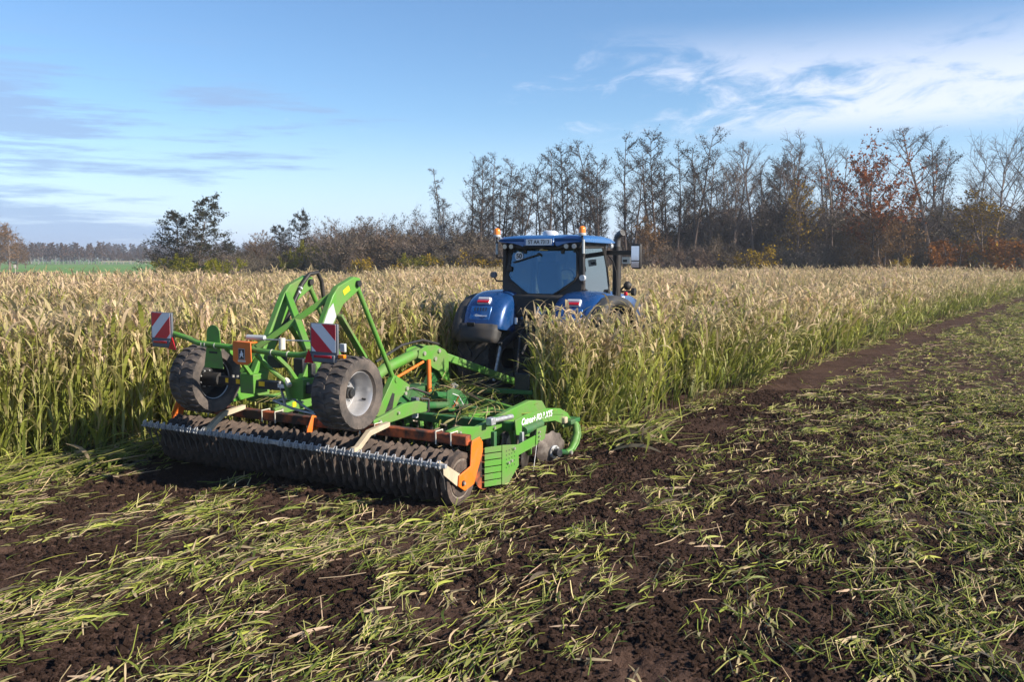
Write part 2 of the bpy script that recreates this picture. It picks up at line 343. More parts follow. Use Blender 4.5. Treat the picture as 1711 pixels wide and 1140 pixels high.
far_soil = soil_mat('far_ploughed_soil', 0.2)
sheet('ploughed_strip', [(-150, 88), (-58, 88), (-63, 120), (-95, 190), (-240, 190)], -0.11, far_soil)
sheet('field_track', [(-700, 395), (-100, 395), (-100, 403), (-700, 403)], -0.11, mat('pale_track', (0.30, 0.27, 0.20), 0.9))

# ------------------------------------------------------------------ scatter: one object that repeats small plants over many points
def scatter(name, variants, P, E, S, pick, m, tint=None, smooth=False):
    V, Fc, C, vid = [], [], [], []; b = 0
    for k, (v, f, c) in enumerate(variants):
        V.append(np.asarray(v, np.float32)); Fc += [tuple(b + i for i in q) for q in f]; C.append(np.asarray(c, np.float32)); vid += [k] * len(v); b += len(v)
    n = len(P); V.append(np.asarray(P, np.float32)); C.append(np.zeros((n, 3), np.float32)); vid += [-1] * n
    V = np.concatenate(V); C = np.concatenate(C); C = np.concatenate([C, np.ones((len(C), 1), np.float32)], 1)
    me = bpy.data.meshes.new(name); me.from_pydata(V.tolist(), [], Fc); me.materials.append(m)
    def att(nm, ty, data, key='value'):
        a = me.attributes.new(nm, ty, 'POINT'); a.data.foreach_set(key, np.ascontiguousarray(data).ravel())
    pad = lambda x, w: np.concatenate([np.zeros((b, w), np.float32), np.asarray(x, np.float32).reshape(n, w)])
    att('vid', 'INT', np.array(vid, np.int32)); att('rot', 'FLOAT_VECTOR', pad(E, 3), 'vector'); att('scl', 'FLOAT_VECTOR', pad(S if np.ndim(S) == 2 else np.repeat(np.asarray(S)[:, None], 3, 1), 3), 'vector')
    att('pick', 'INT', np.concatenate([np.zeros(b, np.int32), np.asarray(pick, np.int32)])); att('tint', 'FLOAT', pad(tint if tint is not None else rng.random(n), 1)); att('Col', 'FLOAT_COLOR', C, 'color')
    if smooth: me.polygons.foreach_set('use_smooth', np.ones(len(me.polygons), bool))
    ng = bpy.data.node_groups.new(name, 'GeometryNodeTree'); ng.interface.new_socket('Geometry', in_out='INPUT', socket_type='NodeSocketGeometry'); ng.interface.new_socket('Geometry', in_out='OUTPUT', socket_type='NodeSocketGeometry')
    nd, lk = ng.nodes, ng.links
    gi, go = nd.new('NodeGroupInput'), nd.new('NodeGroupOutput')
    def named(nm, ty):
        a = nd.new('GeometryNodeInputNamedAttribute'); a.data_type = ty; a.inputs['Name'].default_value = nm; return a.outputs[0]
    vidn = named('vid', 'INT')
    def sel(k):
        c = nd.new('FunctionNodeCompare'); c.data_type = 'INT'; c.operation = 'EQUAL'
        ins = [s for s in c.inputs if s.type == 'INT']; lk.new(vidn, ins[0]); ins[1].default_value = k
        s = nd.new('GeometryNodeSeparateGeometry'); s.domain = 'POINT'; lk.new(gi.outputs[0], s.inputs[0]); lk.new(c.outputs[0], s.inputs[1]); return s.outputs[0]
    jn = nd.new('GeometryNodeJoinGeometry')
    for k in range(len(variants)):
        g = nd.new('GeometryNodeGeometryToInstance'); lk.new(sel(k), g.inputs[0]); lk.new(g.outputs[0], jn.inputs[0])
    ip = nd.new('GeometryNodeInstanceOnPoints'); lk.new(sel(-1), ip.inputs['Points']); lk.new(jn.outputs[0], ip.inputs['Instance'])
    ip.inputs['Pick Instance'].default_value = True; lk.new(named('pick', 'INT'), ip.inputs['Instance Index'])
    er = nd.new('FunctionNodeEulerToRotation'); lk.new(named('rot', 'FLOAT_VECTOR'), er.inputs[0]); lk.new(er.outputs[0], ip.inputs['Rotation']); lk.new(named('scl', 'FLOAT_VECTOR'), ip.inputs['Scale'])
    lk.new(ip.outputs[0], go.inputs[0])
    o = link(name, me); md = o.modifiers.new('scatter', 'NODES'); md.node_group = ng
    return o

# ---- plant pieces: each returns verts, faces, colours
class PB:
    def __init__(s): s.v = []; s.f = []; s.c = []
    def strip(s, pts, ws, cols, side):
        b = len(s.v)
        for p, w, c in zip(pts, ws, cols):
            s.v += [tuple(p - side * w / 2), tuple(p + side * w / 2)]; s.c += [tuple(c)] * 2
        for i in range(len(pts) - 1): s.f.append((b + 2 * i, b + 2 * i + 1, b + 2 * i + 3, b + 2 * i + 2))
    def stem(s, pts, rs, cols, n=3):
        b = len(s.v)
        for i, (p, r, c) in enumerate(zip(pts, rs, cols)):
            t = pts[min(i + 1, len(pts) - 1)] - pts[max(i - 1, 0)]; t = t / (np.linalg.norm(t) + 1e-9)
            a = np.array([0, 0, 1.]) if abs(t[2]) < 0.9 else np.array([0, 1., 0]); sx = np.cross(t, a); sx /= np.linalg.norm(sx) + 1e-9; sy = np.cross(t, sx)
            for k in range(n):
                q = 2 * math.pi * k / n; s.v.append(tuple(p + (sx * math.cos(q) + sy * math.sin(q)) * r)); s.c.append(tuple(c))
        for i in range(len(pts) - 1):
            for k in range(n): s.f.append((b + i * n + k, b + i * n + (k + 1) % n, b + (i + 1) * n + (k + 1) % n, b + (i + 1) * n + k))
    def get(s): return s.v, s.f, s.c
GREEN, LIME, TAN, PINK, STRAW = (np.array(c) for c in ((0.095, 0.145, 0.026), (0.32, 0.35, 0.060), (0.59, 0.47, 0.25), (0.54, 0.40, 0.27), (0.62, 0.54, 0.26)))
def lerp(a, b, t): return a + (b - a) * t
RIPE = 0.70
def leaf_col(h, rn):
    """h 0 at the foot, 1 at the top of the plant: the crop ripens from the top down"""
    t = h + rn.uniform(-0.22, 0.22)
    c = lerp(GREEN, LIME, min(1, max(0, t / 0.45 + rn.uniform(-0.2, 0.3)))) if t < RIPE else lerp(LIME, TAN if rn.random() < 0.5 else PINK, min(1, (t - RIPE) / 0.18))
    if rn.random() < 0.22: c = lerp(c, TAN * 0.8, 0.8)          # dry leaves hang between the green ones
    return c * rn.uniform(0.75, 1.2)
def crop_plant(seed, stalks, H=1.8, leaves=9, seg=5, spread=0.13, lean=0.06):
    rn = random.Random(seed); p = PB()
    for _ in range(stalks):
        x, y = rn.gauss(0, spread), rn.gauss(0, spread); h = H * rn.uniform(0.78, 1.08); la, lm = rn.uniform(0, 6.28), abs(rn.gauss(0, lean)) * h
        lx, ly = math.cos(la) * lm, math.sin(la) * lm
        at = lambda t: np.array([x + lx * t * t, y + ly * t * t, h * t])
        sc = lerp(LIME * 0.8, STRAW * 0.8, rn.random() * 0.6)
        p.stem([at(t) for t in (0, 0.35, 0.7, 0.97)], [0.0085, 0.0075, 0.006, 0.003], [sc * 0.7, sc, sc, lerp(sc, TAN, 0.7)])
        for k in range(leaves):
            t0 = (k + rn.uniform(0.2, 1.0)) / leaves * 0.93 + 0.05; a = rn.uniform(0, 6.28); L = rn.uniform(0.36, 0.68) * (1.12 - 0.35 * t0) * (H / 1.8); w = rn.uniform(0.032, 0.062)
            top = t0 > 0.72; droop = rn.uniform(0.9, 2.6) if (top or rn.random() < 0.25) else rn.uniform(0.3, 1.2)
            th = rn.uniform(0.12, 0.4); pts = [at(t0)]; d = np.array([math.cos(a), math.sin(a)])
            for i in range(seg):
                th2 = th + droop * ((i + 0.5) / seg) ** 1.3; st = L / seg
                pts.append(pts[-1] + np.array([d[0] * math.sin(th2), d[1] * math.sin(th2), math.cos(th2)]) * st)
            c0 = leaf_col(t0, rn); c1 = leaf_col(min(1, t0 + 0.25), rn)
            tw = rn.uniform(-0.5, 0.5); side = np.array([-d[1], d[0], tw]); side /= np.linalg.norm(side)
            ws = [w * 0.5] + [w * (1 - (i / seg) ** 2.2) for i in range(1, seg)] + [0.002]
            p.strip(pts, ws, [lerp(c0, c1, i / seg) for i in range(seg + 1)], side)
        # withered tassel at the tip
        for k in range(3):
            a = rn.uniform(0, 6.28); L = rn.uniform(0.10, 0.22); d = np.array([math.cos(a), math.sin(a), 0]); q = at(0.95)
            pts = [q, q + d * L * 0.3 + np.array([0, 0, L * 0.7]), q + d * L * 0.9 + np.array([0, 0, L * rn.uniform(0.1, 0.8)])]
            c = lerp(TAN, PINK, rn.random()) * rn.uniform(0.8, 1.25)
            p.strip(pts, [0.008, 0.02, 0.002], [c, c, c * 1.1], np.array([-d[1], d[0], 0.2]))
    return p.get()
def in_crop(x, y):
    r, u = to_local(x, y); tr, tu = to_local(x, y, TRA_O, TRA_A)
    jag = 0.25 * (vnoise(x * 1.7, y * 1.7, 21) - 0.5)
    rb = np.interp(u, [3.2, 4, 12, 28.5, 75, 140], [2.55, 2.6, 3.15, 5.0, 10.6, 19.]) + jag * 1.6
    lb = np.interp(u, [-3, 0.6, 1.6], [-3.45, -3.3, -2.75]) + jag
    ok = (y < yfar(x) + 2 * jag) & ((r < lb) | ((u > np.where(r < 1.9, 4.15, 3.75) + jag) & (r < rb)))
    lane = (tr > -1.75) & (tr < 0.55) & (tu < -0.5) & (r > -2.6)
    body = (np.abs(tr) < 1.72) & (tu > -1.35) & (tu < 4.3)
    near_l = (tr > -2.1) & (tr < -1.6) & (tu < -1.2) & (r > -2.6) & (u > 3)      # pressed flat on the tractor's left
    return ok & ~body & ~lane & ~near_l
def sample(n, x0, x1, y0, y1):
    return rng.uniform(x0, x1, n), rng.uniform(y0, y1, n)
def frustum(x, y, m=1.5): return np.abs(x) < 0.60 * y + m
def scatter_crop(name, variants, boxes, label, lean=0.05, smin=0.85, smax=1.12):
    X, Y = [], []
    for x0, x1, y0, y1, dens in boxes:
        x, y = sample(int((x1 - x0) * (y1 - y0) * dens), x0, x1, y0, y1); k = in_crop(x, y) & frustum(x, y); X.append(x[k]); Y.append(y[k])
    x, y = np.concatenate(X), np.concatenate(Y); n = len(x); r, u = to_local(x, y)
    big = vnoise(x * 0.35, y * 0.35, 8)
    # the crop hangs over a little towards the open side
    edge = np.interp(u, [3.2, 4, 12, 28.5, 75, 140], [2.55, 2.6, 3.15, 5.0, 10.6, 19.]) - r
    ov = np.where(u > 4, np.exp(-np.clip(edge, 0, 9) / 0.8), 0) * rng.uniform(0, 0.75, n) * vnoise(x * 0.5, y * 0.5, 31) * 1.3
    az = rng.uniform(0, 6.28, n)
    # lean wanted in world space, expressed in the frame of the spun plant
    wx, wy = rng.normal(0, lean, n) + ov * 0.88, rng.normal(0, lean, n) - ov * 0.47
    lx, ly = wx * np.cos(az) + wy * np.sin(az), -wx * np.sin(az) + wy * np.cos(az)
    E = np.stack([-ly, lx, az], 1)
    S = rng.uniform(smin, smax, n) * (0.79 + 0.40 * big)
    o = scatter(name, variants, np.stack([x, y, np.full(n, -0.02)], 1), E, S, rng.integers(0, len(variants), n), M_['crop'], np.clip(0.55 * big + 0.45 * rng.random(n), 0, 1))
    return tag(o, label, 'crop', kind='stuff')
RIPE = 0.80
near_v = [crop_plant(100 + k, 4, 1.88, 9, 5) for k in range(14)]
RIPE = 0.71
scatter_crop('standing_crop', near_v, [(-14, 0, 9, 20, 15), (0, 15, 12, 24, 15), (-14, 0, 20, 24, 11)], 'tall ripening green and tan sorghum crop standing near the machines', 0.05)
mid_v = [crop_plant(200 + k, 4, 1.86, 8, 4, 0.2) for k in range(8)]
scatter_crop('crop_field', mid_v, [(-28, 28, 24, 42, 8.5), (-45, 45, 42, 60, 5.0), (-55, 58, 60, 90, 3.6)], 'wide tan crop field running back to the trees', 0.06, 0.85, 1.1)

# ------------------------------------------------------------------ clods and cut leaves on the worked soil
def clod(seed):
    bm = bmesh.new(); bmesh.ops.create_icosphere(bm, subdivisions=1, radius=1); rn = random.Random(seed)
    for v in bm.verts: v.co *= rn.uniform(0.65, 1.2)
    V = [tuple(v.co) for v in bm.verts]; Fs = [tuple(v.index for v in f.verts) for f in bm.faces]; bm.free()
    return V, Fs, [(0.05, 0.03, 0.025)] * len(V)
x, y = sample(330000, -8, 10, 4.8, 20); k = frustum(x, y, 0.6) & ~in_crop(x, y); x, y = x[k], y[k]
k = vnoise(x * 1.1, y * 1.1, 41) * 0.7 + 0.3 * rng.random(len(x)) > 0.40; x, y = x[k], y[k]; n = len(x)
sz = np.exp(rng.normal(math.log(0.0125), 0.5, n)).clip(0.005, 0.055)
o = scatter('soil_clods', [clod(k) for k in range(6)], np.stack([x, y, soil_h(x, y) + sz * 0.1], 1), rng.uniform(0, 6.28, (n, 3)), np.stack([sz, sz * rng.uniform(0.7, 1.3, n), sz * rng.uniform(0.6, 1, n)], 1), rng.integers(0, 6, n), M_['soil'])
tag(o, 'loose dark brown clods strewn over the worked soil', 'clods', kind='stuff')

def litter(seed, n, size, stems, spread, lay=0.3):
    rn = random.Random(seed); p = PB()
    for i in range(n):
        a = rn.gauss(0, 0.42); d = np.array([math.cos(a), math.sin(a), 0]); L = (rn.uniform(0.05, 0.16) if rn.random() < 0.4 else rn.uniform(0.14, 0.40)) * size
        c0 = np.array([rn.gauss(0, spread), rn.gauss(0, spread * 0.5), abs(rn.gauss(0.012, 0.012))]); tone = rn.random()
        c = (lerp(GREEN * 1.3, LIME, rn.random()) if tone < 0.42 else lerp(LIME * 0.95, STRAW, rn.random()) if tone < 0.68 else lerp(TAN, PINK, rn.random()) if tone < 0.92 else np.array([0.13, 0.105, 0.07])) * rn.uniform(0.6, 1.15)
        if rn.random() < stems:
            L *= 1.35; rr = rn.uniform(0.003, 0.0055); up = rn.gauss(0, 0.05); q = np.array([-d[1], d[0], 0]) * L * rn.gauss(0, 0.05)
            p.stem([c0 - d * L / 2, c0 + q + np.array([0, 0, 0.01]), c0 + d * L / 2 + np.array([0, 0, max(0, up)])], [rr, rr, rr * 0.8], [c, c * 1.1, c])
        else:
            w = (rn.uniform(0.006, 0.02) if rn.random() < 0.6 else rn.uniform(0.018, 0.036)) * (0.6 + 0.4 * size); rise = abs(rn.gauss(0, 0.07)) * L * lay * 2; bend = rn.gauss(0, 0.10) if rn.random() < 0.9 else rn.gauss(0, 0.3); tl = rn.gauss(0, 0.40)
            pts, ws, cs = [], [], []; torn = rn.choice((0.3, 0.9, 2.2))
            for j in range(6):
                t = j / 5; q = c0 + d * L * (t - 0.5) + np.array([-d[1], d[0], 0]) * L * bend * (t - 0.5) ** 2 * 2 + np.array([0, 0, rise * math.sin(t * 3.14)])
                pts.append(q); ws.append(w * (0.25 + 1.5 * t * (1 - t) * 2) * (1 if 0 < j < 5 else torn)); cs.append(c * (0.85 + 0.3 * t))
            side = np.array([-d[1] * math.cos(tl), d[0] * math.cos(tl), math.sin(tl)]); p.strip(pts, ws, cs, side)
    return p.get()
lit = [litter(300 + k, 11, 1.0, 0.36, 0.17) for k in range(10)] + [litter(330 + k, 6, 1.35, 0.45, 0.18, 0.5) for k in range(5)]
def cover(x, y):
    """how much of the soil the cut crop hides: swaths along the direction of travel"""
    r, u = to_local(x, y)
    b = vnoise(r * 0.85 + 3.3, u * 0.16 + 7, 51) * 0.62 + vnoise(r * 2.4, u * 0.7, 52) * 0.38
    b2 = vnoise(r * 5, u * 2.2, 53)
    rel = b * 0.75 + b2 * 0.25
    c = 0.78 * sstep(0.485, 0.66, rel)
    # strip beside the standing crop stays bare, the older passes on the right are covered more evenly
    edge = np.interp(u, [-9, 3.2, 4, 12, 28.5, 75], [2.4, 2.55, 2.6, 3.15, 5.0, 10.6])
    bare = np.exp(-np.clip(np.abs(r - edge - 0.88) - 0.42, 0, 9) ** 2 / 0.2 ** 2) * (u > 1.0)
    right = sstep(1.2, 1.8, r - edge)
    c = c * (1 - right) + right * (0.21 + 0.54 * sstep(0.44, 0.58, rel))
    skirt = np.exp(-((r - edge - 0.05) / 0.22) ** 2) * (u > 3.6)
    c = c * (1 - 0.97 * bare) + 0.5 * skirt
    left = sstep(-2.5, -3.2, r) * (u < 1.5) * sstep(-4.5, -1.0, u)         # pressed crop at the left end of the roller
    c = np.maximum(c, left * 0.95)
    c = np.where((u > -0.35) & (u < 3.7) & (np.abs(r) < 2.75), c * 0.5, c)
    c = np.where((np.abs(r) < 2.4) & (u > -1.5) & (u < 0.2), c * np.clip((-u) / 1.5, 0.12, 1), c)
    return c
heading = math.pi / 2 - IMP_A
def scatter_litter(name, boxes, label, kx=1.0):
    X, Y = [], []
    for x0, x1, y0, y1, d in boxes:
        x, y = sample(int((x1 - x0) * (y1 - y0) * d), x0, x1, y0, y1); k = frustum(x, y, 0.8) & ~(in_crop(x, y)) & (rng.random(len(x)) < cover(x, y) + 0.016) & (y < yfar(x) + 1); X.append(x[k]); Y.append(y[k])
    x, y = np.concatenate(X), np.concatenate(Y); n = len(x)
    E = np.stack([rng.normal(0, 0.07, n), rng.normal(0, 0.06, n), heading + rng.normal(0, 0.33, n) + rng.integers(0, 2, n) * math.pi], 1)
    o = scatter(name, lit, np.stack([x, y, soil_h(x, y) * 0.8 + 0.012 + rng.random(n) * 0.02], 1), E, rng.uniform(0.5, 1.05, n) * np.interp(y, [12, 30, 70], [1, 1.25, 1.7]), rng.integers(0, len(lit), n), M_['residue'])
    return tag(o, label, 'crop residue', kind='stuff')
scatter_litter('crop_residue', [(-8, 12, 4.8, 20, 45), (0, 26, 20, 34, 36), (5, 50, 34, 80, 34)], 'chopped green and straw coloured leaves lying in swaths on the soil')
# crop pressed down but still long: at the left end of the roller and behind the tractor
longv = [litter(360 + k, 12, 2.6, 0.5, 0.3, 0.35) for k in range(6)]
def flat_patch(pts_ru, n, O=IMP_O, A=IMP_A):
    r0, r1, u0, u1 = pts_ru; r = rng.uniform(r0, r1, n); u = rng.uniform(u0, u1, n); return to_world(r, u, O, A)
px, py, pz, ph = [], [], [], []
for (a, n, lo, hi) in (((-0.3, 0.8, 2.7, 3.9), 17, 0.70, 0.94), ((-2.2, -0.6, 1.7, 3.2), 6, 0.72, 0.78), ((1.2, 2.2, 1.6, 2.9), 4, 0.70, 0.76)):      # straw lying on the frame of the harrow
    x, y = flat_patch(a, n); px.append(x); py.append(y); pz.append(rng.uniform(lo, hi, n)); ph.append(np.full(n, heading))
for (a, n, O, hgt) in (((-4.0, -2.75, -4.6, 0.9), 260, IMP_O, 0.14), ((-1.8, 0.6, -3.3, -0.4), 170, TRA_O, 0.25), ((-2.2, -1.5, -3.5, -1.0), 70, TRA_O, 0.3), ((0.4, 2.9, -2.6, -1.4), 40, TRA_O, 0.2)):
    x, y = flat_patch(a, n, O); px.append(x); py.append(y); pz.append(rng.random(n) * hgt); ph.append(np.full(n, heading))
x, y, z = np.concatenate(px), np.concatenate(py), np.concatenate(pz); n = len(x)
o = scatter('pressed_crop', longv, np.stack([x, y, z + 0.02], 1), np.stack([rng.normal(0, 0.15, n), rng.normal(-0.06, 0.1, n), heading + rng.normal(0, 0.45, n)], 1), rng.uniform(0.8, 1.3, n), rng.integers(0, 6, n), M_['residue'])
tag(o, 'long green stalks pressed flat beside the roller and behind the tractor', 'crop', kind='stuff')

# ------------------------------------------------------------------ trees
def tree_mat(name, rough=0.8, trans=0.12):
    m = bpy.data.materials.new(name); m.use_nodes = True; nt = m.node_tree; nt.nodes.clear(); o = N(nt.nodes, 'ShaderNodeOutputMaterial')
    c = N(nt.nodes, 'ShaderNodeAttribute'); c.attribute_name = 'Col'; oi = N(nt.nodes, 'ShaderNodeObjectInfo'); hs = N(nt.nodes, 'ShaderNodeHueSaturation')
    v = N(nt.nodes, 'ShaderNodeMapRange'); v.inputs['To Min'].default_value = 0.78; v.inputs['To Max'].default_value = 1.22; nt.links.new(oi.outputs['Random'], v.inputs['Value']); nt.links.new(v.outputs[0], hs.inputs['Value']); nt.links.new(c.outputs['Color'], hs.inputs['Color'])
    d = N(nt.nodes, 'ShaderNodeBsdfDiffuse'); t = N(nt.nodes, 'ShaderNodeBsdfTranslucent'); nt.links.new(hs.outputs[0], d.inputs[0]); nt.links.new(hs.outputs[0], t.inputs[0])
    x = N(nt.nodes, 'ShaderNodeMixShader'); x.inputs[0].default_value = trans; nt.links.new(d.outputs[0], x.inputs[1]); nt.links.new(t.outputs[0], x.inputs[2]); nt.links.new(x.outputs[0], o.inputs[0]); return m
M_['bark'] = tree_mat('bark', trans=0.0); M_['crown'] = tree_mat('twigs_and_leaves', trans=0.25)
def pb_mesh(p, name, m):
    me = bpy.data.meshes.new(name); me.from_pydata(p.v, [], p.f); a = me.attributes.new('Col', 'FLOAT_COLOR', 'POINT')
    c = np.concatenate([np.asarray(p.c, np.float32), np.ones((len(p.c), 1), np.float32)], 1); a.data.foreach_set('color', c.ravel()); me.materials.append(m); return me
BARK, GBARK, WBARK = np.array([0.115, 0.088, 0.074]), np.array([0.19, 0.145, 0.12]), np.array([0.42, 0.40, 0.37])
def gen_tree(seed, kind, H):
    """trunk and limbs in one mesh, twigs and leaves in another; unit: metres"""
    rn = random.Random(seed); tk, cr = PB(), PB()
    K = dict(alder=dict(n1=30, crown=0.40, spread=0.125, up=0.75, n2=8, n3=5, lc=(0.05, 0.042, 0.03), leaf=1.2, ls=0.065, bark=BARK, r=0.013),
             birch=dict(n1=26, crown=0.35, spread=0.15, up=0.9, n2=7, n3=6, lc=(0.10, 0.075, 0.03), leaf=0.3, ls=0.05, bark=WBARK, r=0.012),
             bare=dict(n1=22, crown=0.35, spread=0.20, up=1.0, n2=8, n3=6, lc=(0.06, 0.04, 0.02), leaf=0.12, ls=0.06, bark=GBARK, r=0.014),
             broad=dict(n1=16, crown=0.30, spread=0.36, up=0.85, n2=9, n3=7, lc=(0.05, 0.04, 0.02), leaf=0.06, ls=0.05, bark=GBARK, r=0.016),
             oak=dict(n1=20, crown=0.38, spread=0.33, up=0.7, n2=9, n3=5, lc=(0.22, 0.075, 0.03), leaf=3.4, ls=0.125, bark=BARK, r=0.014),
             layer=dict(n1=46, crown=0.12, spread=0.42, up=0.28, n2=9, n3=5, lc=(0.04, 0.042, 0.026), leaf=1.6, ls=0.09, bark=BARK, r=0.014),
             bushy=dict(n1=30, crown=0.06, spread=0.42, up=0.8, n2=9, n3=6, lc=(0.115, 0.088, 0.06), leaf=0.45, ls=0.08, bark=GBARK, r=0.010),
             leafy=dict(n1=26, crown=0.08, spread=0.40, up=0.75, n2=8, n3=5, lc=(0.30, 0.20, 0.02), leaf=1.7, ls=0.065, bark=GBARK, r=0.008),
             young=dict(n1=34, crown=0.10, spread=0.30, up=0.8, n2=9, n3=6, lc=(0.25, 0.16, 0.025), leaf=0.6, ls=0.11, bark=GBARK, r=0.010),
             far=dict(n1=18, crown=0.24, spread=0.20, up=0.8, n2=7, n3=4, lc=(0.12, 0.075, 0.055), leaf=2.0, ls=0.20, bark=WBARK * 0.55, r=0.012))[kind]
    base = K['bark']; fork = kind in ('broad', 'oak') ; multi = kind in ('bushy', 'leafy')
    def line(p, d, L, n, wob, grav):
        pts = [p]
        for i in range(n):
            d = d + np.array([rn.gauss(0, wob), rn.gauss(0, wob), rn.gauss(0, wob * 0.6) + grav]); d /= np.linalg.norm(d); pts.append(pts[-1] + d * L / n)
        return pts, d
    def leaves(pts, k):
        m = int(k) + (rn.random() < k - int(k))
        for _ in range(m):
            q = pts[rn.randrange(len(pts))] + np.array([rn.gauss(0, 0.09) for _ in range(3)]) * (H / 12) ** 0.5
            a, b = np.array([rn.gauss(0, 1) for _ in range(3)]), np.array([rn.gauss(0, 1) for _ in range(3)])
            a /= np.linalg.norm(a); b -= a * a.dot(b); b /= np.linalg.norm(b); s = K['ls'] * rn.uniform(0.6, 1.4); c = np.array(K['lc']) * rn.uniform(0.6, 1.5)
            i = len(cr.v); cr.v += [tuple(q - a * s), tuple(q + b * s * 0.6), tuple(q + a * s), tuple(q - b * s * 0.6)]; cr.c += [tuple(c)] * 4; cr.f.append((i, i + 1, i + 2, i + 3))
    tr = 0.012 * H + 0.02
    stems = []
    nst = 5 if multi else (1 if rn.random() < 0.7 or kind in ('layer', 'oak', 'broad') else 2)
    for s in range(nst):
        d0 = np.array([rn.gauss(0, 0.02 if nst == 1 else (0.30 if multi else 0.09)), rn.gauss(0, 0.02 if nst == 1 else (0.30 if multi else 0.09)), 1.0]); d0 /= np.linalg.norm(d0)
        Ls = H * (0.72 if fork else 0.97) * (1 if s == 0 else rn.uniform(0.75, 0.95))
        pts, d = line(np.array([rn.gauss(0, 0.25 if multi else 0.15) * (s > 0), rn.gauss(0, 0.2) * (s > 0), -0.15]), d0, Ls, 12, 0.035, 0.0)
        rr = [tr * (0.55 if multi else 1) * (1 - 0.93 * (i / 12) ** 0.8) + 0.008 for i in range(13)]; rr[0] *= 1.35
        tk.stem(pts, rr, [base * rn.uniform(0.85, 1.1) * (1 if kind != 'birch' or i < 8 else 0.4) for i in range(13)], 6); stems.append(pts)
    for k in range(K['n1']):
        pts = stems[k % nst]; f = K['crown'] + (1 - K['crown']) * ((k + rn.random()) / K['n1']); i = min(11, int(f * 12)); q = pts[i] + (pts[i + 1] - pts[i]) * (f * 12 - i)
        a = k * 2.4 + rn.uniform(-0.5, 0.5); prof = (1 - (f - K['crown']) / (1 - K['crown']) * 0.8) if kind in ('layer', 'alder', 'birch', 'far') else math.sin(math.pi * min(1, 0.22 + 0.7 * (f - K['crown']) / (1 - K['crown']))) 
        if kind == 'alder': prof = 0.55 + 0.45 * math.sin(math.pi * min(1, (f - K['crown']) / (1 - K['crown'])))
        L1 = H * K['spread'] * prof * rn.uniform(0.7, 1.25); up = K['up'] * rn.uniform(0.6, 1.4) + (0.35 if fork and f > 0.75 else 0)
        d = np.array([math.cos(a), math.sin(a), up]); d /= np.linalg.norm(d)
        if fork and f > 0.6: L1 *= 1.25
        b1, d1 = line(q, d, L1, 6, 0.10, 0.03 if kind not in ('birch', 'layer') else -0.015); r1 = max(0.012, tr * 0.34 * (1 - f * 0.5))
        tk.stem(b1, [r1 * (1 - 0.8 * j / 6) + 0.004 for j in range(7)], [base * 0.8 * (1 if kind != 'birch' else 0.4)] * 7, 4)
        for m in range(K['n2']):
            t = 0.2 + 0.8 * (m + rn.random()) / K['n2']; j = min(5, int(t * 6)); q2 = b1[j] + (b1[j + 1] - b1[j]) * (t * 6 - j)
            dd = (b1[j + 1] - b1[j]); dd = dd / np.linalg.norm(dd) + np.array([rn.gauss(0, 0.6), rn.gauss(0, 0.6), rn.gauss(0.12, 0.35)]); dd /= np.linalg.norm(dd)
            L2 = L1 * rn.uniform(0.25, 0.5) * (1.15 - 0.5 * t) + 0.12
            b2, _ = line(q2, dd, L2, 3, 0.16, 0.02 if kind != 'birch' else -0.10); tc = base * 0.75 if kind != 'birch' else np.array([0.075, 0.055, 0.05])
            cr.stem(b2, [K['r'], K['r'] * 0.85, K['r'] * 0.7, K['r'] * 0.5], [tc] * 4, 3)
            leaves(b2, K['leaf'] * 2)
            for _ in range(K['n3']):
                j = rn.randrange(1, 4); dd2 = (b2[j] - b2[j - 1]); dd2 = dd2 / np.linalg.norm(dd2) + np.array([rn.gauss(0, 0.7), rn.gauss(0, 0.7), rn.gauss(0.05, 0.5) - (0.35 if kind == 'birch' else 0)]); dd2 /= np.linalg.norm(dd2)
                L3 = L2 * rn.uniform(0.3, 0.7) + 0.08; b3, _ = line(b2[j], dd2, L3, 2, 0.2, 0.0 if kind != 'birch' else -0.25)
                cr.stem(b3, [K['r'] * 0.6, K['r'] * 0.5, K['r'] * 0.35], [tc] * 3, 3); leaves(b3, K['leaf'])
    return tk, cr
TREE = {}
for kind, n, H in (('alder', 4, 15), ('birch', 1, 13), ('bare', 3, 15), ('broad', 2, 17), ('oak', 1, 15), ('layer', 2, 9.5), ('bushy', 3, 8), ('leafy', 2, 3), ('young', 2, 9), ('far', 3, 11)):
    TREE[kind] = []
    for k in range(n):
        t, c = gen_tree(1000 + 37 * k + len(kind) * 7, kind, H); TREE[kind].append((pb_mesh(t, kind + '_trunk', M_['bark']), pb_mesh(c, kind + '_crown', M_['crown']), float(np.percentile(np.asarray(c.v)[:, 2], 99.7))))
def recolour(src, name, colr, m):
    me = src.copy(); a = me.attributes['Col']; n = len(me.vertices); c = np.zeros(n * 4, np.float32); a.data.foreach_get('color', c); c = c.reshape(n, 4)
    leaf = c[:, 1] > 0.09; k = np.random.default_rng(5).uniform(0.6, 1.4, n)[:, None]
    c[leaf, :3] = (np.array(colr)[None, :] * k)[leaf]; a.data.foreach_set('color', c.ravel()); return me
OLIVE = [(t, recolour(c, 'olive_crown', (0.17, 0.16, 0.02), None), h) for t, c, h in TREE['leafy']]
RUST = [(t, recolour(c, 'rust_crown', (0.22, 0.09, 0.025), None), h) for t, c, h in TREE['leafy']]
DKGR = [(t, recolour(c, 'dark_green_crown', (0.03, 0.06, 0.014), None), h) for t, c, h in TREE['leafy']]
YRUST = [(t, recolour(c, 'russet_crown', (0.18, 0.105, 0.05), None), h) for t, c, h in TREE['young']]
SETS = dict(TREE, yrust=YRUST, olive=OLIVE, rust=RUST, dkgreen=DKGR)
def px2x(px, d): return (px - 855.5) / 1500 * d
tcount = 0
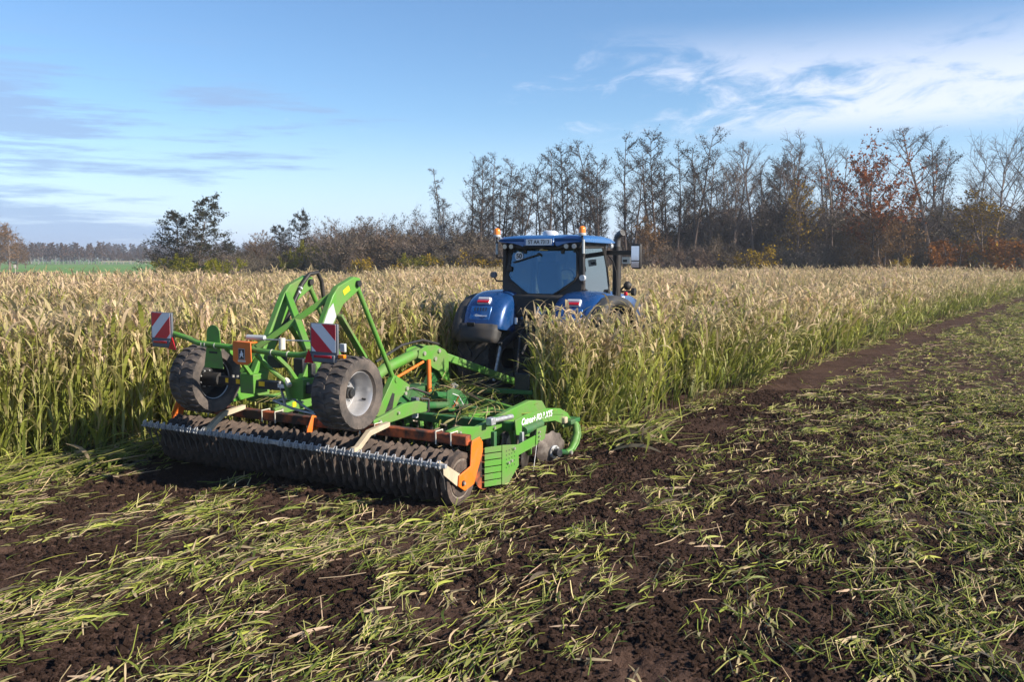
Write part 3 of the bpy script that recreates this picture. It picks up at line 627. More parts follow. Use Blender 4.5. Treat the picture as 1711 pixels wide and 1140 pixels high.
def tree(name, px, ytop, d, kind, label, group=None, cat='tree', wide=1.0, var=None):
    """a tree standing d metres away; its height follows from how far it rises above eye level (3 m)"""
    global tcount; tcount += 1
    x = px2x(px, d); h = 3.0 + (430 - ytop) / 1500 * d
    S = SETS[kind]; t, c, H = S[(tcount if var is None else var) % len(S)]
    o = empty(name, (x, d, -0.1), rz=rnd.uniform(0, 6.28)); s = h / H; o.scale = (s * wide, s * wide, s)
    tag(o, label, cat, group); link('trunk', t, o); link('crown', c, o); return o
ORD = ['first', 'second', 'third', 'fourth', 'fifth', 'sixth', 'seventh', 'eighth', 'ninth', 'tenth', 'eleventh', 'twelfth', 'thirteenth', 'fourteenth', 'fifteenth', 'sixteenth', 'seventeenth', 'eighteenth', 'nineteenth', 'twentieth'] + ['twenty-' + q for q in ('first', 'second', 'third', 'fourth', 'fifth', 'sixth', 'seventh', 'eighth', 'ninth')] + ['thirtieth'] + ['thirty-' + q for q in ('first', 'second', 'third', 'fourth', 'fifth', 'sixth', 'seventh', 'eighth', 'ninth')] + ['fortieth'] + ['forty-' + q for q in ('first', 'second', 'third', 'fourth', 'fifth')]
tree('birch_tree', 738, 280, 100, 'birch', 'slender pale birch with drooping twigs at the left end of the tall tree row', var=0)
row = [(800, 260, 97, 'alder'), (832, 254, 98, 'alder'), (868, 264, 97, 'alder'), (912, 247, 97, 'alder'), (948, 242, 98, 'alder'), (982, 262, 99, 'alder'), (1004, 235, 97, 'alder'), (1050, 228, 97, 'alder'), (1100, 219, 96, 'alder'), (1128, 240, 99, 'alder'), (1153, 214, 97, 'alder'),
       (1200, 255, 99, 'bare'), (1218, 240, 97, 'bare'), (1260, 240, 97, 'bare'), (1285, 258, 98, 'bare'), (1318, 222, 97, 'bare'), (1347, 240, 98, 'bare'), (1388, 235, 96, 'bare')]
for i, (px, yt, d, k) in enumerate(row):
    tree('alder_tree' if k == 'alder' else 'bare_tree', px, yt, d, k, ('tall dark alder in the wood, ' if k == 'alder' else 'tall leafless tree in the wood, ') + ORD[i] + ' tall tree right of the pale birch', 'tall trees along the wood edge', wide=0.95)
tree('oak_tree', 1455, 234, 88, 'oak', 'round crowned oak with rust brown leaves in the wood', wide=0.95)
tree('bare_tree', 1558, 212, 93, 'bare', 'tall leafless tree just right of the rust brown oak', 'tall trees along the wood edge', wide=1.35)
tree('bare_tree', 1655, 195, 90, 'broad', 'broad leafless tree with many forking limbs near the right edge', 'tall trees along the wood edge', var=0)
tree('bare_tree', 1612, 250, 96, 'bare', 'slim leafless tree between the broad leafless tree and the one beside the oak', 'tall trees along the wood edge')
tree('bare_tree', 1712, 205, 91, 'broad', 'leafless tree cut by the right edge of the picture', 'tall trees along the wood edge', var=1)
# thinner stems standing deeper in the wood, one on either side of each tall tree
rr2 = random.Random(3)
REF = [(px, 'the ' + ORD[i] + ' tall tree from the birch') for i, (px, *_r) in enumerate(row)] + [(1455, 'the rust brown oak'), (1558, 'the leafless tree beside the oak'), (1655, 'the broad leafless tree'), (738, 'the pale birch')]
for px, ref in REF:
    for s_, w in ((-1, 'just left of '), (1, 'just right of ')):
        if px == 738 and s_ < 1: continue
        q = px + s_ * rr2.uniform(6, 14) + rr2.uniform(-2, 2); tree('wood_tree', q, rr2.uniform(252, 335) - (q - 800) * 0.03, rr2.uniform(100, 116), rr2.choice(['bare', 'alder', 'alder']) if q < 1180 else rr2.choice(['bare', 'bare', 'alder']), 'thin leafless tree deeper in, ' + w + ref, 'thin trees deeper in the wood')
# left group
tree('alder_tree', 335, 325, 84, 'layer', 'taller of the two dark layered trees standing apart on the left', 'two dark trees on the left', var=0, wide=1.0)
tree('alder_tree', 298, 352, 86, 'layer', 'lower of the two dark layered trees standing apart on the left', 'two dark trees on the left', var=1, wide=1.15)
tree('small_tree', 388, 398, 92, 'layer', 'small dark tree right of the two layered trees', wide=0.9)
tree('slim_tree', 497, 350, 104, 'layer', 'slim pointed dark tree above the brown thicket', wide=0.75, var=0)
tree('slim_tree', 472, 376, 104, 'layer', 'short dark tree just left of the slim pointed one', wide=0.9, var=1)
tree('brown_tree', 438, 384, 102, 'yrust', 'rust leaved tree at the left end of the brown thicket', wide=1.0)
tree('round_tree', 592, 362, 101, 'bushy', 'rounded bare crown in the middle of the brown thicket', wide=1.0)
for i, (px, yt) in enumerate([(425, 396), (455, 390), (520, 384), (548, 380), (572, 364), (625, 360), (655, 364), (690, 354), (715, 358), (768, 342)]):
    tree('thicket_tree', px, yt, 100 + i % 3 * 3, 'bushy', 'bushy leafless tree, ' + ORD[i] + ' from the left in the brown thicket', 'bushy trees of the brown thicket', wide=0.9)
# coloured bushes
for (px, yt, d, k, w, lab, nm) in [
    (298, 425, 76, 'olive', 1.25, 'olive yellow bush at the foot of the two dark layered trees', 'yellow_bush'), (372, 430, 77, 'olive', 0.9, 'small olive bush right of the larger tree on the left', 'yellow_bush'), (345, 432, 79, 'dkgreen', 1.0, 'dark green bush between two olive bushes', 'green_bush'),
    (536, 404, 97, 'olive', 0.8, 'bright yellow green bush in front of the brown thicket', 'yellow_bush'), (490, 416, 96, 'olive', 0.7, 'low yellow green bush left of the bright one', 'yellow_bush'), (606, 430, 92, 'leafy', 0.8, 'small golden bush at the field edge', 'golden_bush'), (672, 432, 92, 'leafy', 0.9, 'low golden bush nearest the birch on its left', 'golden_bush'),
    (745, 425, 90, 'leafy', 1.2, 'golden bush under the pale birch', 'golden_bush'), (800, 418, 90, 'leafy', 1.3, 'golden brown bush just left of the tractor cab', 'golden_bush'), (705, 424, 92, 'olive', 1.1, 'olive bush left of the pale birch', 'yellow_bush'),
    (1325, 300, 95, 'young', 0.9, 'yellow brown young tree among the tall leafless trees', 'golden_tree'), (1645, 318, 87, 'young', 1.25, 'golden leaved tree under the broad leafless tree', 'golden_tree'), (1500, 322, 89, 'yrust', 1.0, 'orange leaved young tree right of the oak', 'rust_tree'), (1420, 352, 90, 'yrust', 1.1, 'orange leaved young tree left of the oak', 'rust_tree'), (1470, 338, 88, 'yrust', 1.0, 'orange leaved young tree below the oak crown', 'rust_tree'),
    (1595, 398, 87, 'rust', 1.1, 'low orange bush left of the golden tree', 'rust_bush'), (1498, 428, 86, 'leafy', 0.8, 'small golden bush at the foot of the wood', 'golden_bush'), (1080, 360, 92, 'yrust', 1.0, 'rust leaved young tree right of the exhaust pipe', 'rust_tree'), (1255, 410, 88, 'leafy', 1.2, 'low golden brown bush in the middle of the wood edge', 'golden_bush'), (1690, 398, 86, 'rust', 1.2, 'orange bush at the right edge of the picture', 'rust_bush')]:
    tree(nm, px, yt, d, k, lab, 'coloured bushes and young trees', 'bush' if 'bush' in nm else 'tree', wide=w)
# undergrowth that closes the foot of the wood: a mass of stems and twigs
und = []
for k in range(5):
    t, c = gen_tree(2000 + k, 'bushy', 5.0); v = t.v + c.v; f = t.f + [tuple(i + len(t.v) for i in q) for q in c.f]; cc = np.concatenate([np.asarray(t.c), np.asarray(c.c)])
    cc = cc * np.array([[1.05, 1.08, 1.1], [1.1, 1.06, 1.04], [1.0, 1.02, 1.08], [1.2, 1.08, 0.9], [1.0, 1.04, 1.0]][k]); und.append((v, f, cc))
def belt(n, px0, px1, d0, d1, s0, s1):
    px = rng.uniform(px0, px1, n); d = rng.uniform(d0, d1, n); return (px - 855.5) / 1500 * d, d, rng.uniform(s0, s1, n)
B = [belt(420, 750, 1900, 90, 100, 0.5, 1.0), belt(300, 1060, 1900, 100, 124, 0.75, 1.5), belt(150, 770, 1080, 100, 118, 0.6, 1.15), belt(190, 1150, 1950, 98, 125, 1.1, 1.9), belt(110, 400, 560, 96, 108, 0.4, 0.85), belt(190, 550, 800, 96, 108, 0.6, 1.25), belt(22, 275, 400, 84, 92, 0.5, 0.85), belt(60, 380, 470, 98, 112, 0.3, 0.7)]
x, y, s = (np.concatenate(q) for q in zip(*B)); n = len(x)
o = scatter('woodland_undergrowth', und, np.stack([x, y, np.full(n, -0.1)], 1), np.stack([np.zeros(n), np.zeros(n), rng.uniform(0, 6.28, n)], 1), np.stack([s, s, s * rng.uniform(0.85, 1.15, n)], 1), rng.integers(0, 5, n), M_['twig'])
tag(o, 'brown tangle of shrubs and saplings at the foot of the wood', 'undergrowth', kind='stuff')
# far row beyond the meadow and the brown trees at the left edge
rr3 = random.Random(9)
fx = []
q = 48.0
while q < 272: fx.append(q); q += rr3.uniform(5, 9)
for i, px in enumerate(fx):
    d = rr3.uniform(405, 440); yt = rr3.uniform(405, 412) if px < 188 else rr3.uniform(414, 426)
    tree('far_tree', px, yt, d, 'far', ORD[i] + ' small brown tree from the left in the far row beyond the meadow', 'far row beyond the meadow', wide=1.15)
for i, (px, yt, d) in enumerate([(2, 368, 230), (18, 378, 225), (32, 395, 235), (-14, 362, 228), (45, 408, 260)]):
    tree('russet_tree', px, yt, d, 'yrust', ['tallest russet tree at the left edge of the picture', 'second russet tree from the left edge', 'third russet tree from the left edge', 'russet tree cut by the left edge of the picture', 'smallest russet tree, next to the far row'][i], 'russet trees at the left edge', wide=1.15)
# dim wood far behind everything
fb = []
for k in range(3):
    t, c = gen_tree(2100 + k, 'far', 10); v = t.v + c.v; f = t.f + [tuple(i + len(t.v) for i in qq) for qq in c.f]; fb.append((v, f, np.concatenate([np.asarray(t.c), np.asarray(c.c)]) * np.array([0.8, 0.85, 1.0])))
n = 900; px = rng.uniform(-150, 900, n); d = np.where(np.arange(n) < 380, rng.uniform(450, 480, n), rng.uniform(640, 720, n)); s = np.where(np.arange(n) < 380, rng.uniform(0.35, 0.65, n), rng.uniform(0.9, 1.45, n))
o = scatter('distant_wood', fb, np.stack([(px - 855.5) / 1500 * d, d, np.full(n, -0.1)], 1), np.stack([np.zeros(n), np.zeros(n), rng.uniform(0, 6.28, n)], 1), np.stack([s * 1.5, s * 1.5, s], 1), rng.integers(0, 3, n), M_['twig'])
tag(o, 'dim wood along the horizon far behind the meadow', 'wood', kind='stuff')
# small things in the meadow
t = empty('field_sign', (px2x(28, 150), 150, -0.15)); tag(t, 'small pale sign on a post at the edge of the ploughed strip', 'sign')
MB().box((0, 0, 0.75), (0.10, 0.10, 1.5)).build('post', M_['beige'], t); MB().box((0, -0.07, 1.65), (0.42, 0.04, 0.55)).build('panel', M_['cream'], t, bevel=0.01)
t = empty('rail_fence', (0, 0, 0)); tag(t, 'long low pale rail fence before the far trees', 'fence')
f0 = px2x(178, 400); MB().box((f0 + 12, 399, 1.15), (26, 0.08, 0.35)).build('rail', M_['beige'], t)
for k in range(9):
    me_post = MB().box((f0 - 1 + k * 3.25, 399, 0.5), (0.12, 0.12, 1.3)).build('post', M_['beige'], t)
t = empty('dead_shrub', (px2x(158, 66), 66, -0.1)); tag(t, 'dark leafless shrub standing alone before the meadow', 'shrub'); s = 0.2; t.scale = (s * 0.5, s * 0.5, s * 1.6)
link('trunk', TREE['bushy'][0][0], t); link('crown', TREE['bushy'][0][1], t)

# ------------------------------------------------------------------ disc harrow (local x right, y forward, z up; origin under the middle of the roller)
H_ = empty('disc_harrow', (IMP_O[0], IMP_O[1], 0), -IMP_A); H_.rotation_euler = (0, 0.012, -IMP_A)
tag(H_, 'green towed disc harrow with packer roller and raised transport wheels', 'disc harrow')
def bolts(parent, pts, r=0.022, ax='x', d=0.03, m='bolt'):
    for p in pts:
        e = {'x': (d, 0, 0), 'y': (0, -d, 0), 'z': (0, 0, d)}[ax]
        MB().cyl(p, tuple(a + b for a, b in zip(p, e)), r, 8).build('bolt', M_[m], parent)
# packer roller: rings with staggered lugs
def ring_mesh():
    b = MB(); n = 48
    prof = [(-0.060, 0.20), (-0.052, 0.255), (-0.030, 0.318), (0.0, 0.345), (0.030, 0.318), (0.052, 0.255), (0.060, 0.20)]
    def mod(j, k, a):
        w = math.sin(a * 12 + (j - 3) * 0.9); return (0.016 if 1 < j < 5 else 0.006) * w + 0.006 * math.sin(k * 12.9898 + j * 7.1)
    b.lathe(prof, n, mod=mod); return b.mesh('roller_ring', M_['mud'], 60)
rm = ring_mesh(); roller = empty('packer_roller', (0, 0.15, 0.335), parent=H_); rj = random.Random(4)
for i in range(39):
    x = -2.25 + i * 0.125
    link('roller_ring', rm, roller, (x, 0, 0), (rj.uniform(0, 6.28), 0, 0), (1, rj.uniform(0.97, 1.02), rj.uniform(0.97, 1.02)))
MB().cyl((-2.33, 0, 0), (2.58, 0, 0), 0.22, 24).build('roller_tube', M_['mud'], roller)
e = MB().lathe([(2.56, 0.235), (2.585, 0.28), (2.58, 0.325), (2.50, 0.335), (2.47, 0.20)], 48).build('end_tyre', M_['mud'], roller)
MB().lathe([(2.565, 0.0), (2.566, 0.07), (2.553, 0.08), (2.556, 0.205), (2.570, 0.22), (2.572, 0.245), (2.55, 0.26)], 48).build('end_plate', M_['endring'], roller)
MB().lathe([(-2.33, 0.0), (-2.32, 0.19), (-2.335, 0.225), (-2.31, 0.24)], 48).build('end_plate', M_['endring'], roller)
# scraper bar with one scraper per gap
MB().box((0.21, -0.42, 0.625), (5.02, 0.05, 0.05)).build('scraper_bar', M_['zinc'], H_, bevel=0.006)
sm = MB(); sm.bar((0, 0.034, -0.02), (0, 0.05, -0.12), 0.045, 0.008, up=(0, 1, 0), w1=0.034); sm.bar((0, 0.05, -0.12), (0.0, 0.11, -0.31), 0.034, 0.008, up=(0, 1, 0), w1=0.014)
sm.bar((0.004, -0.036, -0.03), (0.004, 0.045, -0.15), 0.022, 0.008, up=(0, 1, 0))
smm = sm.mesh('scraper', M_['tine'])
um = MB().tube([(-0.024, -0.04, -0.03), (-0.024, -0.045, 0.035), (-0.012, -0.02, 0.062), (0.012, -0.02, 0.062), (0.024, -0.045, 0.035), (0.024, -0.04, -0.03)], 0.008, 6); um.cyl((-0.024, -0.05, -0.01), (-0.024, -0.068, -0.01), 0.013, 6); um.cyl((0.024, -0.05, -0.01), (0.024, -0.068, -0.01), 0.013, 6)
um.box((0, -0.032, 0.006), (0.07, 0.010, 0.062)); umm = um.mesh('clamp', M_['zinc'])
for i in range(40):
    x = -2.26 + i * 0.1255
    if abs(x - 0.10) < 0.05: continue
    link('scraper', smm, H_, (x, -0.42, 0.625)); link('clamp', umm, H_, (x, -0.42, 0.625))
def poly_bar(pts, w, h, mname, name, parent=H_, bevel=0.004, up=(1, 0, 0)):
    """flat bar that follows a bent line"""
    b = MB()
    for a, c in zip(pts[:-1], pts[1:]): b.bar(a, c, w, h, up=up)
    return b.build(name, M_[mname], parent, bevel=bevel)
for x in (-1.12, 1.38):
    b = MB(); pr = [(-0.44, 0.70), (-0.36, 0.70), (-0.12, 0.86), (0.30, 0.90), (0.30, 0.84), (-0.10, 0.79), (-0.36, 0.62), (-0.44, 0.62)]
    b.prism(pr, x - 0.035, x + 0.035); b.build('scraper_arm', M_['beige'], H_, bevel=0.005)
b = MB(); b.prism([(-0.46, 0.67), (-0.38, 0.67), (0.10, 0.40), (0.10, 0.30), (0.0, 0.28), (-0.46, 0.59)], 2.60, 2.612); b.build('scraper_arm', M_['beige'], H_, bevel=0.003)
# roller frame
MB().box((0.13, 0.33, 0.78), (4.9, 0.13, 0.13)).build('roller_beam', M_['dorange'], H_, bevel=0.015)
b = MB(); b.prism([(0.30, 0.72), (0.32, 0.78), (0.50, 0.80), (0.58, 0.72), (0.58, 0.60), (0.37, 0.23), (0.15, 0.19), (0.0, 0.28), (0.02, 0.41), (0.28, 0.47)], 2.615, 2.635); oe = b.build('end_bracket', M_['orange'], H_, bevel=0.006)
bolts(oe, [(2.635, 0.10, 0.30)], 0.02); MB().cyl((2.56, 0.10, 0.30), (2.65, 0.10, 0.30), 0.035, 12).build('bearing', M_['dark'], oe)
for x in (0.16, -2.40):
    b = MB(); b.prism([(0.40, 0.86), (0.24, 0.88), (0.14, 0.70), (0.08, 0.30), (0.20, 0.28), (0.36, 0.70)], x, x + 0.02); b.build('end_bracket', M_['orange'], H_, bevel=0.006)
# transport wheels
def tyre_mesh(R, W, name, m, rim=0.62, lugs=26, lh=0.03, style='wave', n=60):
    b = MB(); hw = W / 2; ri = R * rim
    prof = [(-hw * 0.72, ri), (-hw * 0.92, ri + (R - ri) * 0.12), (-hw, ri + (R - ri) * 0.5), (-hw * 0.95, R - (R - ri) * 0.16), (-hw * 0.82, R - lh * 1.15), (-hw * 0.4, R - lh * 0.75), (0, R - lh * 0.6), (hw * 0.4, R - lh * 0.75), (hw * 0.82, R - lh * 1.15), (hw * 0.95, R - (R - ri) * 0.16), (hw, ri + (R - ri) * 0.5), (hw * 0.92, ri + (R - ri) * 0.12), (hw * 0.72, ri)]
    b.lathe(prof, n)
    for k in range(lugs):
        for sgn in (-1, 1):
            a0 = 2 * math.pi * (k + (0.5 if sgn > 0 else 0)) / lugs; step = 2 * math.pi / lugs
            if style == 'wave': path = [(0.02, 0.42), (0.25, 0.20), (0.5, 0.12), (0.75, 0.28), (0.98, 0.30)]; wd = step * 0.30
            else: path = [(-0.03, 0.0), (0.3, 0.45), (0.62, 0.92), (0.86, 1.15), (1.0, 1.2)]; wd = step * 0.19
            rows = []
            for j, (t, off) in enumerate(path):
                a = a0 + off * step; x = sgn * hw * t
                top = R if t < 0.8 else R - (R - ri) * (0.05 if t < 0.9 else 0.17); bot = top - lh * 1.6
                for aa, rad in ((a - wd, bot), (a - wd * 0.7, top), (a + wd * 0.7, top), (a + wd, bot)):
                    rows.append((x * (1.0 if t < 0.9 else 1.0), rad * math.cos(aa), rad * math.sin(aa)))
            fs = []
            for j in range(len(path) - 1):
                for q in range(3): fs.append((j * 4 + q, j * 4 + q + 1, (j + 1) * 4 + q + 1, (j + 1) * 4 + q))
            fs += [(0, 1, 2, 3), tuple(len(path) * 4 - 1 - q for q in range(4))]
            b.add(rows, fs)
    return b.mesh(name, m, 35)
def rim_mesh(r, W, dish, m, side=1):
    s = side; b = MB(); hw = W / 2 * 0.74
    b.lathe([(s * hw, r * 1.03), (s * (hw + 0.012), r * 0.99), (s * (hw - 0.01), r * 0.93), (s * hw * 0.55, r * 0.88), (s * dish, r * 0.80), (s * (dish + 0.03), r * 0.55), (s * (dish + 0.05), r * 0.36), (s * (dish + 0.055), 0.0)], 40)
    b.lathe([(-s * hw, r * 1.03), (-s * (hw + 0.012), r * 0.99), (-s * hw * 0.6, r * 0.88), (s * dish * 0.9, r * 0.80), (s * dish, r * 0.5), (s * dish, 0.02)], 40)
    return b.mesh('rim', m, 35)
tt = tyre_mesh(0.465, 0.45, 'tyre', M_['ttyre'], 0.60, 24, 0.024); rimR = rim_mesh(0.275, 0.45, -0.07, M_['silver'], 1); rimL = rim_mesh(0.275, 0.45, 0.02, M_['dark'], -1)
for x, rimm, lab in ((1.17, rimR, 'right transport wheel with bright silver rim'), (-1.27, rimL, 'left transport wheel seen from its dark inner side')):
    s = 1 if x > 0 else -1
    w = empty('transport_wheel', (x, -0.25, 1.335), parent=H_); w['label'] = lab; w.rotation_euler = (0.4 * s, 0, 0)
    link('tyre', tt, w); link('rim', rimm, w)
    if s < 0: MB().lathe([(0.160, 0.283), (0.172, 0.272), (0.160, 0.258), (0.15, 0.262)], 40, closed=True).build('rim_lip', M_['silver'], w)
    MB().cyl((-s * 0.03, 0, 0), (s * 0.05, 0, 0), 0.075, 16).cyl((s * 0.05, 0, 0), (s * 0.08, 0, 0), 0.05, 16).build('hub', M_['dark'], w, bevel=0.004)
    MB().cyl((-s * 0.02, 0, 0), (-s * 0.30, 0, 0), 0.10, 16).build('brake_drum', M_['dark'], w, bevel=0.006)
    for k in range(8):
        a = k * math.pi / 4; MB().cyl((-s * 0.03, 0.115 * math.cos(a), 0.115 * math.sin(a)), (s * 0.005, 0.115 * math.cos(a), 0.115 * math.sin(a)), 0.012, 6).build('wheel_nut', M_['zinc'], w)
    MB().tube([(s * 0.06, 0.15, -0.17), (s * 0.11, 0.16, -0.18)], 0.012, 6).build('valve', M_['dark'], w)
ax = MB().box((-0.05, -0.25, 1.335), (2.0, 0.11, 0.11)).build('axle', M_['navy'], H_, bevel=0.008)
for x, w in ((-0.82, 0.05), (-0.62, 0.07), (-0.20, 0.10), (0.30, 0.10)):
    MB().box((x, -0.307, 1.345), (w, 0.002, 0.06)).build('sticker', M_['yellow'], ax)
MB().box((0.14, -0.307, 1.345), (0.13, 0.002, 0.05)).build('sticker', M_['white'], ax); bolts(ax, [(-0.74, -0.27, 1.39), (-0.66, -0.27, 1.39), (-0.50, -0.27, 1.39), (0.55, -0.27, 1.39)], 0.018, 'z')
# raised axle frame: two bent arms, crossed braces
arm_o = [(-0.34, 1.22), (-0.06, 1.20), (0.04, 1.50), (0.21, 1.92), (0.56, 2.37), (0.93, 2.57), (0.93, 2.72), (0.80, 2.74), (0.46, 2.62), (0.34, 2.50), (0.0, 1.92), (-0.30, 1.42)]
for x in (-0.42, 0.42):
    a = MB().prism(arm_o, x - 0.047, x + 0.047).build('lift_arm', M_['green'], H_, bevel=0.012)
    MB().cyl((x - 0.09, 0.86, 2.645), (x + 0.09, 0.86, 2.645), 0.045, 14).build('pivot_pin', M_['dark'], a)
    MB().box((x, -0.22, 1.335), (0.24, 0.26, 0.26)).build('axle_clamp', M_['green'], a, bevel=0.01)
MB().box((0.470, 0.62, 2.56), (0.003, 0.14, 0.07), rot=(0.5, 0, 0)).build('sticker', M_['yellow'], H_)
b = MB(); b.prism([(0.12, 1.76), (0.28, 2.06), (0.40, 2.22), (0.34, 2.40), (0.24, 2.32), (0.0, 1.88)], 0.468, 0.472); b.build('reflector_plate', M_['grey'], H_)
poly_bar([(-0.40, 0.42, 2.50), (0.42, -0.10, 1.80)], 0.085, 0.085, 'green', 'cross_brace', up=(0, 0, 1), bevel=0.008)
poly_bar([(0.38, 0.42, 2.50), (-0.44, -0.13, 1.80)], 0.083, 0.083, 'green', 'cross_brace', up=(0, 0, 1), bevel=0.008)
poly_bar([(0.40, -0.12, 1.80), (0.50, -0.05, 1.50)], 0.11, 0.11, 'green', 'brace_foot', up=(0, 0, 1)); poly_bar([(-0.44, -0.14, 1.80), (-0.62, -0.2, 1.45)], 0.09, 0.09, 'green', 'brace_foot', up=(0, 0, 1))
b = MB().bar((0.50, 0.42, 2.24), (0.50, 0.95, 1.62), 0.04, 0.11, up=(1, 0, 0)); b.bar((0.50, 0.95, 1.62), (0.50, 1.25, 0.85), 0.04, 0.11, up=(1, 0, 0)); b.build('support_strut', M_['green'], H_, bevel=0.006)
b = MB().bar((-0.50, 0.42, 2.24), (-0.50, 0.95, 1.62), 0.04, 0.11, up=(1, 0, 0)); b.bar((-0.50, 0.95, 1.62), (-0.50, 1.25, 0.85), 0.04, 0.11, up=(1, 0, 0)); b.build('support_strut', M_['green'], H_, bevel=0.006)
for x in (-0.42, 0.43):
    t = MB().cyl((x, 0.87, 2.645), (x + 0.0, 1.76, 1.20), 0.036, 14).build('tie_rod', M_['green'], H_)
    b = MB(); b.prism([(1.70, 1.26), (1.78, 1.26), (2.12, 1.08), (2.10, 1.00), (1.86, 0.92), (1.62, 0.62), (1.26, 0.62), (1.24, 0.72)], x - 0.045, x + 0.045); pl = b.build('frame_bracket', M_['green'], H_, bevel=0.008)
    b = MB(); b.prism([(1.66, 1.02), (1.72, 1.00), (1.66, 0.78), (1.48, 0.66), (1.44, 0.70)], x + 0.044, x + 0.049); b.build('slot', M_['dark'], pl)
    bolts(pl, [(x + 0.045, 2.02, 1.04), (x + 0.045, 1.98, 0.97), (x + 0.045, 1.86, 0.80)], 0.03)
    MB().cyl((x - 0.06, 1.76, 1.20), (x + 0.06, 1.76, 1.20), 0.04, 12).build('pin', M_['green'], t)
MB().tube([(-0.36, 0.30, 2.05), (-0.35, 0.50, 2.38), (-0.34, 0.66, 2.62), (-0.33, 0.80, 2.76), (-0.33, 0.98, 2.78), (-0.33, 1.06, 2.66), (-0.33, 1.10, 2.45), (-0.34, 1.16, 2.25), (-0.35, 1.35, 1.9)], 0.030, 10).build('hydraulic_hose', M_['black'], H_)
for q in (0.0, 0.035): MB().tube([(-0.345, 0.625 - q, 2.56 - q * 1.6), (-0.343, 0.635 - q, 2.58 - q * 1.6)], 0.033, 10).build('hose_band', M_['white'], H_)
MB().tube([(-0.43, 0.02, 1.55), (-0.42, 0.25, 1.92), (-0.40, 0.42, 2.22)], 0.028, 8).build('hydraulic_hose', M_['black'], H_)
# rear light bar
MB().tube([(-1.32, -0.75, 1.985), (-1.05, -0.75, 1.94), (-0.86, -0.75, 1.885), (0.62, -0.75, 1.83), (0.85, -0.75, 1.835), (1.16, -0.75, 1.895)], 0.036, 12).build('light_bar', M_['green'], H_)
for x in (-0.78, -0.72, -0.55, 0.40, 0.66): MB().tube([(x, -0.75, 1.875 - 0.03 * (x + 0.8)), (x + 0.012, -0.75, 1.875 - 0.03 * (x + 0.8))], 0.041, 12).build('cable_tie', M_['cream'], H_)
for x in (-0.38, 0.38): poly_bar([(x, -0.73, 1.84), (x, -0.45, 1.62), (x, -0.28, 1.42)], 0.05, 0.05, 'green', 'light_bar_arm', up=(1, 0, 0))
pd = MB(); pts = [(-0.17, 1.57), (0.17, 1.57)] + [(0.13, 1.80)] + [(0.115 * math.cos(a), 2.02 + 0.11 * math.sin(a)) for a in np.linspace(0, math.pi, 9)] + [(-0.13, 1.80)]
pd.prism([(a - 0.62, b) for a, b in pts], -0.722, -0.712, 'xz'); pdo = pd.build('paddle_plate', M_['green'], H_, bevel=0.003); MB().box((-0.62, -0.725, 1.775), (0.14, 0.01, 0.025)).build('slot', M_['dark'], pdo)
op = MB(); op.prism([(-0.175, 1.955), (0.125, 1.955), (0.135, 1.71), (0.06, 1.665), (-0.10, 1.665), (-0.175, 1.71)], -0.83, -0.815, 'xz'); op.box((-0.02, -0.76, 1.945), (0.28, 0.12, 0.015)); ob = op.build('orange_plaque', M_['orange'], H_, bevel=0.006)
MB().box((-0.022, -0.8325, 1.80), (0.106, 0.004, 0.138)).build('emblem_border', M_['grey'], ob); MB().box((-0.022, -0.836, 1.80), (0.092, 0.004, 0.124)).build('emblem_field', M_['navy'], ob)
em = MB(); em.prism([(-0.055, 1.755), (-0.04, 1.775), (-0.045, 1.80), (-0.03, 1.815), (-0.025, 1.845), (-0.01, 1.85), (-0.004, 1.825), (0.012, 1.805), (0.006, 1.785), (0.016, 1.76), (0.002, 1.765), (-0.012, 1.785), (-0.026, 1.77), (-0.04, 1.752)], -0.842, -0.839, 'xz'); em.build('emblem_figure', M_['white'], ob)
MB().box((-0.022, -0.833, 1.712), (0.13, 0.004, 0.022)).build('lettering_strip', M_['cream'], ob)
MB().cyl((-0.05, -0.70, 2.0), (0.20, -0.66, 2.0), 0.035, 10).build('document_tube', M_['grey'], H_); MB().cyl((0.52, -0.7, 1.88), (0.52, -0.7, 2.02), 0.04, 10).build('connector', M_['cream'], H_)
MB().tube([(0.10, -0.68, 1.98), (0.5, -0.66, 1.99), (1.0, -0.62, 2.0)], 0.010, 6).build('cable', M_['zinc'], H_)
MB().tube([(0.13, -0.74, 1.80), (0.20, -0.60, 1.62), (0.30, -0.42, 1.44), (0.36, -0.40, 1.20)], 0.03, 8).build('light_bar_stay', M_['green'], H_)
MB().tube([(0.30, -0.40, 1.46), (0.38, -0.42, 1.38)], 0.035, 8).build('plug', M_['cream'], H_)
